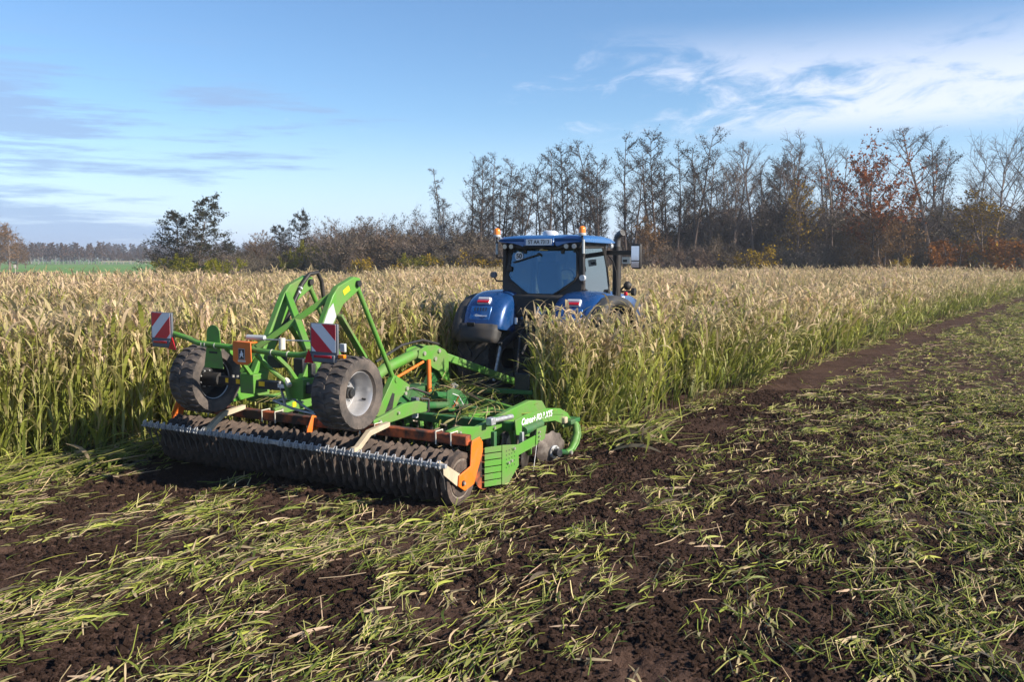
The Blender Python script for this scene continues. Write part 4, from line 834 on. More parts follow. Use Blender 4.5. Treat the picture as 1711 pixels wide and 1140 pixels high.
for sx, x0, x1, z0, z1, lab in ((-1, -1.66, -1.30, 1.88, 2.27, 'left red and white warning board'), (1, 1.06, 1.44, 1.86, 2.25, 'right red and white warning board')):
    wb = MB().box(((x0 + x1) / 2, -0.78, (z0 + z1) / 2 - 0.02), (x1 - x0 + 0.03, 0.035, z1 - z0 + 0.02)).build('warning_board', M_['boardgrey'], H_, bevel=0.012); wb['label'] = lab
    w, h, yy = x1 - x0 - 0.02, z1 - z0 - 0.06, -0.799; cx, cz = (x0 + x1) / 2, (z0 + z1) / 2 + 0.012
    MB().box((cx, yy, cz), (w, 0.003, h)).build('white_film', M_['white'], wb)
    def clip(poly, f):
        out = []
        for i in range(len(poly)):
            a, b = poly[i], poly[(i + 1) % len(poly)]; fa, fb = f(a), f(b)
            if fa >= 0: out.append(a)
            if fa * fb < 0: t = fa / (fa - fb); out.append((a[0] + (b[0] - a[0]) * t, a[1] + (b[1] - a[1]) * t))
        return out
    for c0, c1 in ((0.30, 0.88), (1.34, 2.2)):
        # stripes fall outwards and downwards
        g = (lambda p: (p[0] - x0) / (x1 - x0) * 0.9 + (p[1] - z0) / (z1 - z0)) if sx > 0 else (lambda p: (x1 - p[0]) / (x1 - x0) * 0.9 + (p[1] - z0) / (z1 - z0))
        rect = [(cx - w / 2, cz - h / 2), (cx + w / 2, cz - h / 2), (cx + w / 2, cz + h / 2), (cx - w / 2, cz + h / 2)]
        pol = clip(clip(rect, lambda p: g(p) - c0), lambda p: c1 - g(p))
        if len(pol) > 2: MB().prism(pol, yy - 0.0045, yy - 0.0025, 'xz').build('red_stripe', M_['red'], wb)
    lb = MB().box((cx, -0.785, z0 - 0.035), (w * 0.95, 0.06, 0.10)).build('tail_lamp', M_['boardgrey'], wb, bevel=0.015); MB().box((cx - 0.0, -0.818, z0 - 0.012), (w * 0.72, 0.012, 0.03)).build('lamp_lens', M_['redlens'], lb, bevel=0.004)
    xt = x1 + 0.03 if sx < 0 else x0 - 0.03
    MB().prism([(xt - 0.07, z0 - 0.10), (xt + 0.07, z0 - 0.10), (xt, z0 + 0.06)], -0.812, -0.80, 'xz').build('triangle_reflector', M_['redlens'], wb)
    if sx > 0: MB().box((x1 + 0.06, -0.77, z0 + 0.0), (0.09, 0.05, 0.045)).build('side_marker', M_['amber'], wb, bevel=0.008); MB().box((x1 + 0.05, -0.74, z0 + 0.10), (0.08, 0.04, 0.10)).build('lamp_bracket', M_['grey'], wb, bevel=0.008)
# rear frame: valve blocks under the axle, linkages
for x, y, z, d in ((0.36, -0.16, 1.60, (0.16, 0.16, 0.22)), (0.30, -0.1, 1.42, (0.12, 0.2, 0.14)), (0.48, -0.12, 1.5, (0.10, 0.1, 0.3)), (-0.16, -0.05, 1.62, (0.22, 0.16, 0.16))):
    MB().box((x, y, z), d).build('valve_block', M_['navy'], H_, bevel=0.012)
MB().tube([(-0.10, -0.20, 1.12), (0.30, -0.28, 1.06), (0.62, -0.2, 1.00)], 0.018, 8).tube([(-0.10, -0.20, 1.12), (0.15, -0.1, 1.15), (0.62, -0.2, 1.00)], 0.016, 8).tube([(0.10, -0.3, 1.40), (0.16, -0.27, 1.10)], 0.018, 8).build('linkage_rods', M_['zinc'], H_)
# longitudinal arms from the frame to the roller beam
def long_arm(x, pts, m='green', w=0.06): return MB().prism(pts, x - w / 2, x + w / 2).build('roller_arm', M_[m], H_, bevel=0.01)
ap = [(0.36, 0.88), (0.70, 0.93), (1.05, 1.00), (1.42, 0.99), (1.62, 0.93), (1.62, 0.80), (1.30, 0.82), (1.02, 0.80), (0.52, 0.78), (0.36, 0.78)]
for x in (-1.9, -0.62, 1.08): la = long_arm(x, ap); bolts(la, [(x + 0.03, 0.48, 0.85), (x + 0.03, 0.9, 0.9)], 0.02)
MB().box((-0.588, 0.75, 0.885), (0.003, 0.07, 0.07)).build('sticker', M_['yellow'], H_)
la = long_arm(2.26, [(0.33, 0.86), (0.60, 0.88), (1.05, 0.80), (1.45, 0.84), (2.0, 0.90), (2.55, 0.94), (2.95, 0.88), (3.10, 0.74), (2.9, 0.66), (2.2, 0.66), (1.5, 0.58), (0.95, 0.62), (0.50, 0.76), (0.33, 0.76)], w=0.08); bolts(la, [(2.30, 0.55, 0.81), (2.30, 1.45, 0.72)], 0.022)
for x in (-2.02, -1.78, -0.74, -0.50, 0.96, 1.20, 2.14, 2.36):
    MB().tube([(x, 0.26, 0.70), (x, 0.25, 0.86), (x, 0.41, 0.86), (x, 0.41, 0.70)], 0.010, 6).build('u_bolt', M_['cream'], H_)
# main frame beams of both wings
for y, z in ((1.75, 0.70), (2.75, 0.66)):
    MB().box((0.0, y, z), (4.9, 0.12, 0.12)).build('frame_beam', M_['dgreen'], H_, bevel=0.01)
for x in (-2.2, -1.2, -0.4, 0.55, 1.5, 2.40): MB().box((x, 2.25, 0.68), (0.10, 1.10, 0.10)).build('frame_rail', M_['green'], H_, bevel=0.01)
# discs in two rows, each on its own arm
dm = MB(); nt_ = 44
for k in range(nt_):
    a0, a1 = 2 * math.pi * k / nt_, 2 * math.pi * (k + 1) / nt_
dprof = [(0.05, 0.0), (0.048, 0.08), (0.03, 0.17), (0.0, 0.262), (-0.006, 0.262), (0.024, 0.17), (0.042, 0.08), (0.044, 0.0)]
dm.lathe(dprof, nt_, mod=lambda j, k, a: (-0.018 if (k % 4) in (0, 1) and j in (3, 4) else 0)); dme = dm.mesh('disc', M_['steel'], 30)
am = MB().tube([(0.02, 0, 0), (0.07, -0.02, 0.02), (0.10, -0.16, 0.16), (0.06, -0.10, 0.36)], [0.03, 0.032, 0.036, 0.045], 8).mesh('disc_arm', M_['green'])
for row_y, s in ((2.2, 1), (2.95, -1)):
    for i in range(19):
        x = -2.35 + i * 0.26 + (0.07 if s > 0 else 0)
        if row_y > 2.5 and i == 18: continue
        d = link('disc', dme, H_, (x, row_y, 0.20), (0, 0, s * 0.28)); link('disc_arm', am, H_, (x, row_y, 0.22), (0, 0, s * 0.28))
# right edge: plate with the model lettering, edge disc on its arm, deflector
tp = MB(); tp.prism([(1.50, 0.845), (1.90, 0.875), (2.50, 0.86), (2.95, 0.79), (3.22, 0.68), (3.38, 0.52), (3.36, 0.46), (3.08, 0.47), (2.98, 0.56), (2.76, 0.635), (2.36, 0.675), (2.16, 0.60), (2.05, 0.515), (1.74, 0.59), (1.54, 0.635)], 2.585, 2.605); tpo = tp.build('edge_plate', M_['green'], H_, bevel=0.006)
text('lettering', 'Catros+ FQ 3 XTS', 0.125, M_['white'], tpo, Matrix.Translation((2.6085, 2.16, 0.775)) @ Matrix.Rotation(math.pi / 2, 4, 'Z') @ Matrix.Rotation(math.pi / 2, 4, 'X') @ Matrix.Rotation(-0.02, 4, 'Z'), 0.001, 0.25, 0.004)
for y, z, h in ((1.72, 0.70, 0.10), (1.80, 0.62, 0.05), (2.02, 0.70, 0.05), (2.0, 0.63, 0.05), (1.98, 0.57, 0.04)): MB().box((2.6055, y, z), (0.003, 0.035, h)).build('slot', M_['dark'], tpo)
MB().bar((2.45, 2.45, 0.70), (2.45, 2.98, 0.63), 0.08, 0.14).build('edge_bracket', M_['dgreen'], H_, bevel=0.01)
ed = empty('edge_disc', (2.52, 2.82, 0.16), rz=-0.34, parent=H_); ed.scale = (1.15, 1.15, 1.15); dm2 = dme.copy(); dm2.materials.clear(); dm2.materials.append(M_['soilsteel']); link('disc', dm2, ed)
hb = MB().cyl((0.04, 0, 0), (0.075, 0, 0), 0.085, 20).build('hub_flange', M_['zinc'], ed, bevel=0.004); MB().cyl((0.07, 0, 0), (0.16, 0, 0), 0.052, 18).build('hub', M_['navy'], hb, bevel=0.008)
for k in range(5):
    a = k * 2 * math.pi / 5; MB().cyl((0.075, 0.066 * math.cos(a), 0.066 * math.sin(a)), (0.09, 0.066 * math.cos(a), 0.066 * math.sin(a)), 0.011, 6).build('bolt', M_['bolt'], hb)
ar = MB(); cen = [(2.70, 2.98, 0.13), (2.74, 3.06, 0.16), (2.75, 3.15, 0.25), (2.75, 3.23, 0.37), (2.71, 3.28, 0.50), (2.60, 3.26, 0.56)]
ar.tube(cen, [0.045, 0.052, 0.060, 0.062, 0.056, 0.05], 12); aro = ar.build('edge_disc_arm', M_['green'], H_); MB().tube([(2.79, 3.05, 0.16), (2.81, 3.15, 0.25), (2.81, 3.23, 0.37), (2.765, 3.28, 0.50)], 0.016, 8).build('arm_rib', M_['green'], aro)
bolts(aro, [(2.755, 3.0, 0.13)], 0.032); MB().cyl((2.56, 2.9, 0.13), (2.72, 3.0, 0.13), 0.045, 12).build('spindle', M_['dgreen'], aro)
MB().box((2.62, 3.26, 0.56), (0.20, 0.34, 0.07)).build('arm_clamp', M_['dgreen'], H_, bevel=0.012); MB().box((2.62, 3.05, 0.60), (0.09, 0.1, 0.10)).build('mud_lump', M_['beige'], H_, bevel=0.02)
df = MB(); df.prism([(0.71, 0.63), (0.96, 0.61), (0.96, 0.08), (0.70, 0.10)], 2.62, 2.635)
dfo = MB().prism([(0.95, 0.62), (1.40, 0.545), (1.42, 0.26), (1.10, 0.06), (0.95, 0.10)], 2.70, 2.712).build('deflector', M_['green'], H_, bevel=0.004); dfo['label'] = 'green perforated side deflector plate with slotted edge'
b = MB()
for k in range(6):
    z = 0.10 + k * 0.088; b.prism([(2.58, 0.72 - 0.0), (2.703, 0.955), (2.703, 0.967), (2.58, 0.734)], z, z + 0.076, 'xy')
b.build('deflector_teeth', M_['green'], dfo, bevel=0.002)
for i in range(4):
    for j in range(5): MB().cyl((2.711, 1.06 + i * 0.075, 0.30 + j * 0.055), (2.7135, 1.06 + i * 0.075, 0.30 + j * 0.055), 0.010, 8).build('hole', M_['dark'], dfo)
bolts(dfo, [(2.712, 1.10, 0.36), (2.712, 1.18, 0.37), (2.712, 1.25, 0.52)], 0.02)
dfa = MB().bar((2.69, 1.38, 0.46), (2.69, 2.0, 0.50), 0.015, 0.15, up=(0, 0, 1)).build('deflector_arm', M_['green'], H_, bevel=0.004)
MB().prism([(1.92, 0.44), (2.20, 0.48), (2.26, 0.66), (1.95, 0.66)], 2.70, 2.712).build('adjuster_plate', M_['green'], dfa, bevel=0.004); bolts(dfa, [(2.712, 2.0, 0.49), (2.712, 2.0, 0.55), (2.712, 2.0, 0.61)], 0.014)
MB().cyl((2.62, 1.72, 0.66), (2.62, 2.25, 0.68), 0.06, 12).build('rubber_housing', M_['dgreen'], H_); MB().box((2.62, 1.66, 0.55), (0.06, 0.05, 0.22)).build('depth_stay', M_['zinc'], H_, bevel=0.006)
MB().cyl((2.40, 1.25, 0.86), (2.42, 1.75, 0.84), 0.035, 10).build('ram_rod', M_['zinc'], H_); MB().box((2.40, 1.20, 0.86), (0.09, 0.12, 0.10)).build('ram_head', M_['zinc'], H_, bevel=0.01); MB().box((2.5, 1.1, 0.50), (0.06, 0.07, 0.5)).build('side_post', M_['dgreen'], H_, bevel=0.01)
# plough-like second edge disc behind the deflector
d2 = link('guard_disc', MB().lathe([(0.0, 0.0), (0.0, 0.27), (0.012, 0.27), (0.012, 0.0)], 40).mesh('guard_disc', M_['dorange'], 30), H_, (2.54, 0.82, 0.32), (0, 0, -0.1))
# centre: drawbar, lift ram, cylinders, depth gauge
db = MB().tube([(0.05, 1.55, 1.10), (0.05, 2.05, 1.30), (0.05, 2.95, 1.47)], 0.085, 16).build('drawbar_tube', M_['green'], H_)
hd = [(2.82, 1.40), (2.85, 1.52), (3.08, 1.58), (3.36, 1.56), (3.62, 1.46), (3.74, 1.36), (3.74, 1.06), (3.80, 0.88), (3.66, 0.86), (3.44, 1.12), (3.24, 1.20), (3.10, 1.32)]
for x in (-0.10, 0.14):
    h = MB().prism(hd, x - 0.012, x + 0.012).build('drawbar_head', M_['green'], H_, bevel=0.004); bolts(h, [(x + 0.012, 2.98, 1.46), (x + 0.012, 3.42, 1.46), (x + 0.012, 3.30, 1.34)], 0.035)
MB().prism([(3.40, 1.18), (3.62, 1.10), (3.86, 0.72), (3.74, 0.72), (3.50, 0.88), (3.20, 0.92)], -0.02, 0.06).build('head_web', M_['dgreen'], H_, bevel=0.01)
MB().box((0.16, 3.92, 0.80), (0.04, 0.16, 0.10), rot=(-0.5, 0, 0)).build('head_sticker', M_['white'], H_)
MB().bar((0.06, 3.70, 1.34), (0.56, 5.45, 0.70), 0.13, 0.13).build('drawbar', M_['green'], H_, bevel=0.012); MB().cyl((0.56, 5.45, 0.62), (0.56, 5.45, 0.80), 0.09, 16).build('hitch_eye', M_['dark'], H_)
MB().cyl((0.20, 2.0, 1.13), (0.18, 2.92, 1.33), 0.022, 10).build('lock_rod', M_['orange'], H_); MB().tube([(0.22, 3.02, 1.36), (0.24, 3.0, 1.10), (0.26, 2.98, 0.84)], 0.036, 10).build('hydraulic_hose', M_['orange'], H_)
MB().tube([(0.30, 2.05, 0.98), (0.40, 2.3, 1.0), (0.48, 2.5, 0.92), (0.54, 2.75, 0.80)], 0.02, 8).build('hydraulic_hose', M_['black'], H_)
MB().tube([(0.0, 1.9, 1.42), (0.0, 2.6, 1.62), (0.05, 3.1, 1.66), (0.1, 3.5, 1.56)], 0.022, 8).build('hydraulic_hose', M_['black'], H_)
for (p0, p1, p2, r) in (((0.90, 1.25, 0.92), (0.90, 2.45, 0.76), (0.95, 3.4, 0.60), 0.055), ((0.60, 2.6, 0.86), (0.60, 3.9, 0.64), (0.95, 4.55, 0.45), 0.07), ((-0.9, 1.25, 0.92), (-0.9, 2.45, 0.76), (-0.95, 3.4, 0.60), 0.055)):
    c = MB().cyl(p0, p1, r, 16).build('ram_barrel', M_['dgreen'], H_); MB().cyl(p1, p2, r * 0.45, 12).build('ram_rod', M_['chrome'], c)
sg = MB().prism([(2.46, 0.98), (2.62, 1.00), (2.86, 0.93), (3.05, 0.78), (3.14, 0.60), (2.52, 0.66), (2.44, 0.72)], 0.915, 0.93).build('depth_gauge', M_['dgreen'], H_, bevel=0.003)
MB().bar((0.934, 2.60, 0.70), (0.934, 2.78, 0.86), 0.005, 0.03, up=(1, 0, 0)).build('pointer', M_['orange'], sg); MB().cyl((0.94, 2.64, 0.80), (0.95, 2.92, 0.45), 0.010, 6).build('gauge_wire', M_['grey'], sg); MB().tube([(0.934, 2.60, 0.92), (0.934, 2.78, 0.86), (0.934, 2.93, 0.70)], 0.006, 6).build('gauge_slot', M_['white'], sg)
gp = MB().box((0.92, 1.6, 0.82), (0.075, 0.06, 0.24)).build('grey_post', M_['grey'], H_, bevel=0.006); MB().box((0.92, 1.6, 0.97), (0.10, 0.08, 0.06)).build('post_cap', M_['boardgrey'], gp, bevel=0.006)
MB().tube([(0.95, 1.7, 0.97), (1.02, 1.8, 0.95), (1.02, 1.8, 0.78), (0.97, 1.72, 0.74)], 0.02, 8).build('loop_hose', M_['black'], H_)
MB().bar((0.55, 3.80, 0.80), (1.72, 3.80, 0.84), 0.07, 0.07).build('front_boom', M_['dgreen'], H_, bevel=0.008); MB().box((1.52, 3.80, 1.00), (0.27, 0.03, 0.28)).build('front_board', M_['navy'], H_, bevel=0.02)
MB().bar((-2.4, 2.9, 0.62), (-0.5, 3.7, 0.70), 0.08, 0.10).bar((2.3, 2.9, 0.62), (0.5, 3.7, 0.70), 0.08, 0.10).build('wing_stays', M_['green'], H_, bevel=0.008)
MB().box((0.03, 2.5, 0.84), (0.34, 1.7, 0.20)).build('centre_frame', M_['dgreen'], H_, bevel=0.015)

# ------------------------------------------------------------------ tractor (local x right, y forward, z up; origin under the rear axle)
T_ = empty('tractor', (TRA_O[0], TRA_O[1], 0), -TRA_A)
tag(T_, 'metallic blue tractor with glass cab and amber beacons driving into the crop', 'tractor')
rt_ = tyre_mesh(1.02, 0.72, 'tyre', M_['tyre'], 0.56, 20, 0.05, 'bar', 64); ft_ = tyre_mesh(0.80, 0.58, 'tyre', M_['tyre'], 0.58, 18, 0.045, 'bar', 56)
for nm, x, y, r, me_, rr in (('rear_wheel', 1.12, 0, 1.02, rt_, 0.58), ('rear_wheel', -1.12, 0, 1.02, rt_, 0.58), ('front_wheel', 1.05, 2.95, 0.80, ft_, 0.47), ('front_wheel', -1.05, 2.95, 0.80, ft_, 0.47)):
    w = empty(nm, (x, y, r - 0.02), parent=T_); w.rotation_euler = (0.3, 0, 0 if x > 0 else math.pi); link('tyre', me_, w); link('rim', rim_mesh(rr, 0.6, 0.02, M_['grey'], 1), w); MB().cyl((0.05, 0, 0), (0.20, 0, 0), 0.16, 20).build('hub', M_['dark'], w, bevel=0.02)
# fenders: crown profile (y, z) swept over the wheel, rounded towards the cab
prof = [(1.02, 1.86), (0.88, 2.04), (0.68, 2.20), (0.42, 2.31), (0.12, 2.37), (-0.20, 2.385), (-0.48, 2.35), (-0.70, 2.25), (-0.86, 2.12), (-0.98, 1.95), (-1.05, 1.78), (-1.07, 1.66)]
def sweep(prof, secs, sx):
    """secs: (x, inward offset) across; sx mirrors left and right"""
    b = MB(); m = len(secs); n = len(prof)
    for i, (y, z) in enumerate(prof):
        y0, z0 = prof[max(0, i - 1)]; y1, z1 = prof[min(n - 1, i + 1)]; ty, tz = y1 - y0, z1 - z0; l = math.hypot(ty, tz); ny, nz = tz / l, -ty / l
        for x, off in secs: b.v.append((sx * x, y - ny * off * -1 * -1, z - nz * off * -1 * -1))
    for i in range(n - 1):
        for j in range(m - 1): b.f.append((i * m + j, i * m + j + 1, (i + 1) * m + j + 1, (i + 1) * m + j))
    return b
for sx in (-1, 1):
    fd = sweep(prof, [(0.44, 0.62), (0.445, 0.30), (0.47, 0.13), (0.53, 0.05), (0.65, 0.01), (0.86, 0.0), (1.12, 0.012), (1.26, 0.035), (1.34, 0.085), (1.36, 0.16)], sx).build('fender', M_['blue'], T_, smooth=60)
    s = fd.modifiers.new('thick', 'SOLIDIFY'); s.thickness = 0.02; s.offset = -1; ss = fd.modifiers.new('sub', 'SUBSURF'); ss.levels = 1; ss.render_levels = 1
    arch = [(1.12, 1.62), (1.02, 1.83), (0.86, 2.01), (0.66, 2.16), (0.40, 2.265), (0.10, 2.32), (-0.20, 2.33), (-0.48, 2.295), (-0.72, 2.19), (-0.90, 2.04), (-1.03, 1.86), (-1.12, 1.66), (-1.15, 1.46)]
    mg = sweep(arch, [(1.28, 0.05), (1.36, 0.03), (1.46, 0.04), (1.52, 0.075), (1.54, 0.14), (1.53, 0.21)], sx).build('mudguard', M_['mudguard'], T_, smooth=60); s = mg.modifiers.new('thick', 'SOLIDIFY'); s.thickness = 0.025; s.offset = -1
    lowp = [(-1.055, 1.76), (-1.10, 1.64), (-1.145, 1.52), (-1.16, 1.42)]
    lw = sweep(lowp, [(0.52, 0.22), (0.54, 0.06), (0.62, 0.0), (0.9, -0.005), (1.25, 0.0), (1.36, 0.03)], sx).build('mudguard_skirt', M_['mudguard'], T_, smooth=60); s = lw.modifiers.new('thick', 'SOLIDIFY'); s.thickness = 0.025; s.offset = -1
    MB().box((sx * 1.07, -1.075, 1.735), (0.17, 0.03, 0.085), rot=(0.25, 0, 0)).build('skirt_pocket', M_['dark'], lw, bevel=0.01)
    # lamp cluster, vent and badge on the rear of the fender
    tilt = -0.78
    pc = MB().box((sx * 0.93, -0.805, 2.175), (0.27, 0.05, 0.14), rot=(tilt, 0, 0)).build('tail_lamp', M_['white'], T_, bevel=0.012)
    MB().box((sx * 0.93, -0.850, 2.165), (0.25, 0.03, 0.06), rot=(tilt, 0, 0)).build('red_lens', M_['redlens'], pc, bevel=0.006)
    MB().box((sx * 0.93, -0.80, 2.222), (0.25, 0.03, 0.05), rot=(tilt, 0, 0)).build('white_lens', M_['lens'], pc, bevel=0.006)
    MB().box((sx * 0.93, -0.955, 1.945), (0.44, 0.03, 0.28), rot=(-0.42, 0, 0)).build('fender_panel', M_['lblue'], T_, bevel=0.014)
    for k in range(5): MB().box((sx * 0.93 + (k - 2) * 0.06, -0.955, 2.025), (0.02, 0.006, 0.07), rot=(-0.42, 0, 0)).build('vent_slot', M_['dark'], T_)
    Mx = Matrix.Translation((sx * 0.93 + 0.03, -1.003, 1.90)) @ Matrix.Rotation(math.pi / 2 - 0.42, 4, 'X')
    text('badge_lettering', 'NEW HOLLAND', 0.036, M_['white'], T_, Mx, 0.001, 0.2, 0.001)
    MB().prism([(sx * 0.93 - 0.14, 1.90), (sx * 0.93 - 0.07, 1.935), (sx * 0.93 - 0.02, 1.925), (sx * 0.93 - 0.08, 1.915)], -1.008, -1.004, 'xz').build('badge_leaf', M_['white'], T_)
MB().box((1.38, 0.62, 2.30), (0.06, 0.08, 0.07)).build('side_marker', M_['redlens'], T_, bevel=0.012)
# rear body, linkage
MB().box((0, -0.05, 1.25), (0.98, 0.9, 1.1)).build('transmission', M_['dark'], T_, bevel=0.04); MB().cyl((-0.9, 0, 1.0), (0.9, 0, 1.0), 0.2, 20).build('rear_axle', M_['dark'], T_)
MB().box((0, -0.34, 2.08), (1.06, 0.25, 0.42)).build('cab_rear_base', M_['dark'], T_, bevel=0.05)
for x in (-0.42, 0.42):
    a = MB().bar((x, -0.5, 1.55), (x * 1.1, -1.05, 1.35), 0.09, 0.13).build('lift_arm', M_['dark'], T_, bevel=0.01); MB().cyl((x * 1.1, -1.02, 1.36), (x * 1.15, -1.25, 0.72), 0.03, 10).build('lift_rod', M_['zinc'], a); MB().bar((x * 0.9, -0.5, 0.62), (x * 1.2, -1.45, 0.62), 0.06, 0.10).build('lower_link', M_['dark'], a, bevel=0.008)
MB().tube([(0.0, -0.6, 1.62), (0.0, -0.95, 1.5), (0.03, -0.8, 1.15)], 0.045, 10).build('top_link', M_['dark'], T_); MB().box((0, -0.85, 0.66), (0.28, 0.7, 0.12)).build('drawbar_clevis', M_['dark'], T_, bevel=0.01)
for k, x in enumerate((-0.26, -0.14, -0.02, 0.10, 0.22)): MB().cyl((x, -0.50, 1.72), (x, -0.62, 1.70), 0.035, 10).build('hydraulic_coupler', M_['zinc' if k % 2 else 'navy'], T_)
for pts, r in (([(-0.14, -0.62, 1.70), (-0.1, -0.9, 1.6), (0.0, -1.2, 1.2), (0.05, -1.35, 0.9)], 0.022), ([(0.10, -0.62, 1.70), (0.16, -0.95, 1.62), (0.10, -1.25, 1.25)], 0.022), ([(0.22, -0.62, 1.7), (0.3, -0.85, 1.75), (0.2, -1.1, 1.4)], 0.018)): MB().tube(pts, r, 8).build('hydraulic_hose', M_['black'], T_)
st = MB().box((0.05, -0.475, 1.96), (0.14, 0.004, 0.06)).build('sticker', M_['white'], T_); MB().box((0.05, -0.475, 2.04), (0.05, 0.004, 0.07)).build('sticker', M_['white'], st)
MB().box((-0.34, -0.64, 1.80), (0.05, 0.01, 0.12)).build('sticker', M_['white'], T_)
MB().prism([(0.4, 2.04), (0.2, 2.10), (-0.1, 2.08), (-0.1, 1.3), (0.4, 1.3)], -0.5, 0.5).build('cab_floor', M_['dark'], T_)
# cab frame
YB = -0.20
WT = 0.17
def tilt_win(o):
    for v in o.data.vertices: v.co.y += (v.co.z - 2.74) * WT
    return o
win = [(-0.64, 3.18), (0.64, 3.18), (0.70, 3.06), (0.735, 2.66), (0.68, 2.56), (0.34, 2.33), (0.26, 2.29), (-0.26, 2.29), (-0.34, 2.33), (-0.68, 2.56), (-0.735, 2.66), (-0.70, 3.06)]
tilt_win(MB().prism(win, YB - 0.004, YB + 0.004, 'xz').build('rear_window', M_['glass'], T_, smooth=0))
wf = MB(); loop = [(x, YB - 0.012, z) for x, z in win]; wf.tube(loop + [loop[0], loop[1]], 0.022, 8, caps=False); wfo = tilt_win(wf.build('rear_window_frame', M_['black'], T_))
# surround between the window and the body
outer = [(-0.80, 3.26), (0.80, 3.26), (0.83, 3.06), (0.84, 2.40), (0.66, 2.20), (0.34, 2.05), (-0.34, 2.05), (-0.66, 2.20), (-0.84, 2.40), (-0.83, 3.06)]
sb = MB(); inn = [(-0.655, 3.195), (0.655, 3.195), (0.715, 3.07), (0.755, 2.65), (0.36, 2.315), (0.26, 2.27), (-0.26, 2.27), (-0.36, 2.315), (-0.755, 2.65), (-0.715, 3.07)]
n_ = len(outer)
for yy in (YB - 0.0, YB + 0.05):
    for x, z in outer: sb.v.append((x, yy, z))
    for x, z in inn: sb.v.append((x, yy, z))
for i in range(n_):
    j = (i + 1) % n_; sb.f += [(i, j, n_ + j, n_ + i), (2 * n_ + i, 3 * n_ + i, 3 * n_ + j, 2 * n_ + j), (i, 2 * n_ + i, 2 * n_ + j, j), (n_ + i, n_ + j, 3 * n_ + j, 3 * n_ + i)]
tilt_win(sb.build('cab_rear_frame', M_['black'], T_))
for sx in (-1, 1):
    sg_ = [(-0.12, 3.18), (0.92, 3.20), (1.06, 2.80), (1.14, 2.20), (1.0, 1.95), (0.55, 1.80), (0.30, 2.20), (0.02, 2.36), (-0.12, 2.42)]
    def lean(o):
        for v in o.data.vertices: v.co.x -= sx * (v.co.z - 2.70) * 0.07
    lean(MB().prism(sg_, sx * 0.81 - 0.003, sx * 0.81 + 0.003).build('side_window', M_['sideglass'], T_, smooth=0))
    fr = MB(); lp_ = [(sx * 0.805, y, z) for y, z in sg_]; fr.tube(lp_ + [lp_[0], lp_[1]], 0.028, 8, caps=False); lean(fr.build('side_window_frame', M_['black'], T_))
    MB().bar((sx * 0.79, 0.98, 3.22), (sx * 0.70, 1.24, 2.1), 0.06, 0.08).build('front_pillar', M_['black'], T_, bevel=0.012)
    MB().bar((sx * 0.815, -0.17, 3.24), (sx * 0.83, -0.17, 2.38), 0.07, 0.10).build('rear_pillar', M_['black'], T_, bevel=0.015)
MB().prism([(-0.72, 3.2), (0.72, 3.2), (0.66, 2.15), (-0.66, 2.15)], 1.15, 1.156, 'xz').build('windscreen', M_['sideglass'], T_, smooth=0)
MB().prism([(0.06, 2.38), (0.30, 2.58), (0.34, 2.48), (0.30, 2.26)], 0.72, 0.76).build('inner_trim', M_['boardgrey'], T_, bevel=0.01)
st_ = empty('driver_seat', (0, 0.35, 2.0), parent=T_); MB().box((0, 0, 0.22), (0.5, 0.48, 0.14)).build('seat_cushion', M_['seat'], st_, bevel=0.05); MB().box((0, -0.22, 0.60), (0.48, 0.13, 0.66), rot=(0.12, 0, 0)).build('seat_back', M_['seat'], st_, bevel=0.05); MB().box((0, -0.26, 1.0), (0.28, 0.10, 0.18)).build('headrest', M_['seat'], st_, bevel=0.04)
MB().cyl((0, 0.95, 2.0), (0, 0.85, 2.55), 0.05, 10).build('steering_column', M_['black'], T_); MB().tube([(0.2 * math.cos(a), 0.84 + 0.08 * math.sin(a), 2.58 + 0.18 * math.sin(a)) for a in np.linspace(0, 6.28, 20)], 0.016, 6, caps=False).build('steering_wheel', M_['black'], T_)
MB().box((0.42, 0.65, 2.62), (0.05, 0.22, 0.30), rot=(0, 0, 0.4)).build('monitor', M_['black'], T_, bevel=0.01); MB().box((0.45, 0.35, 2.36), (0.16, 0.5, 0.09)).build('armrest', M_['seat'], T_, bevel=0.03)
wp = MB().bar((-0.63, YB - 0.004, 2.90), (-0.08, YB + 0.022, 3.06), 0.014, 0.022).build('wiper', M_['black'], T_); MB().cyl((-0.08, YB - 0.03, 3.06), (-0.08, YB + 0.05, 3.06), 0.025, 10).build('wiper_pivot', M_['black'], wp)
dk = MB().tube([(-0.52, YB + 0.036, 3.02), (-0.52, YB + 0.031, 3.02)], 0.088, 28).build('speed_disc', M_['white'], T_); text('speed_number', '50', 0.125, M_['black'], dk, Matrix.Translation((-0.52, YB + 0.028, 3.02)) @ Matrix.Rotation(math.pi / 2 - 0.02, 4, 'X'), 0.0005, 0, 0.004)
for x in (-0.66, 0.66): MB().cyl((x, YB - 0.02, 2.62), (x, YB, 2.62), 0.02, 10).build('window_knob', M_['black'], wfo)
for x in (-0.40, 0.40): MB().box((x, YB + 0.04, 3.12), (0.06, 0.03, 0.10)).build('window_hinge', M_['black'], wfo, bevel=0.008)
MB().box((-0.70, YB - 0.03, 2.78), (0.10, 0.05, 0.10)).build('window_handle', M_['black'], wfo, bevel=0.012)
MB().box((0.0, YB + 0.055, 3.135), (0.17, 0.002, 0.012)).build('window_sticker', M_['yellow'], wfo); MB().prism([(-0.10, 3.13), (-0.05, 3.17), (0.0, 3.165), (-0.04, 3.145)], YB + 0.048, YB + 0.054, 'xz').build('window_sticker', M_['white'], wfo)
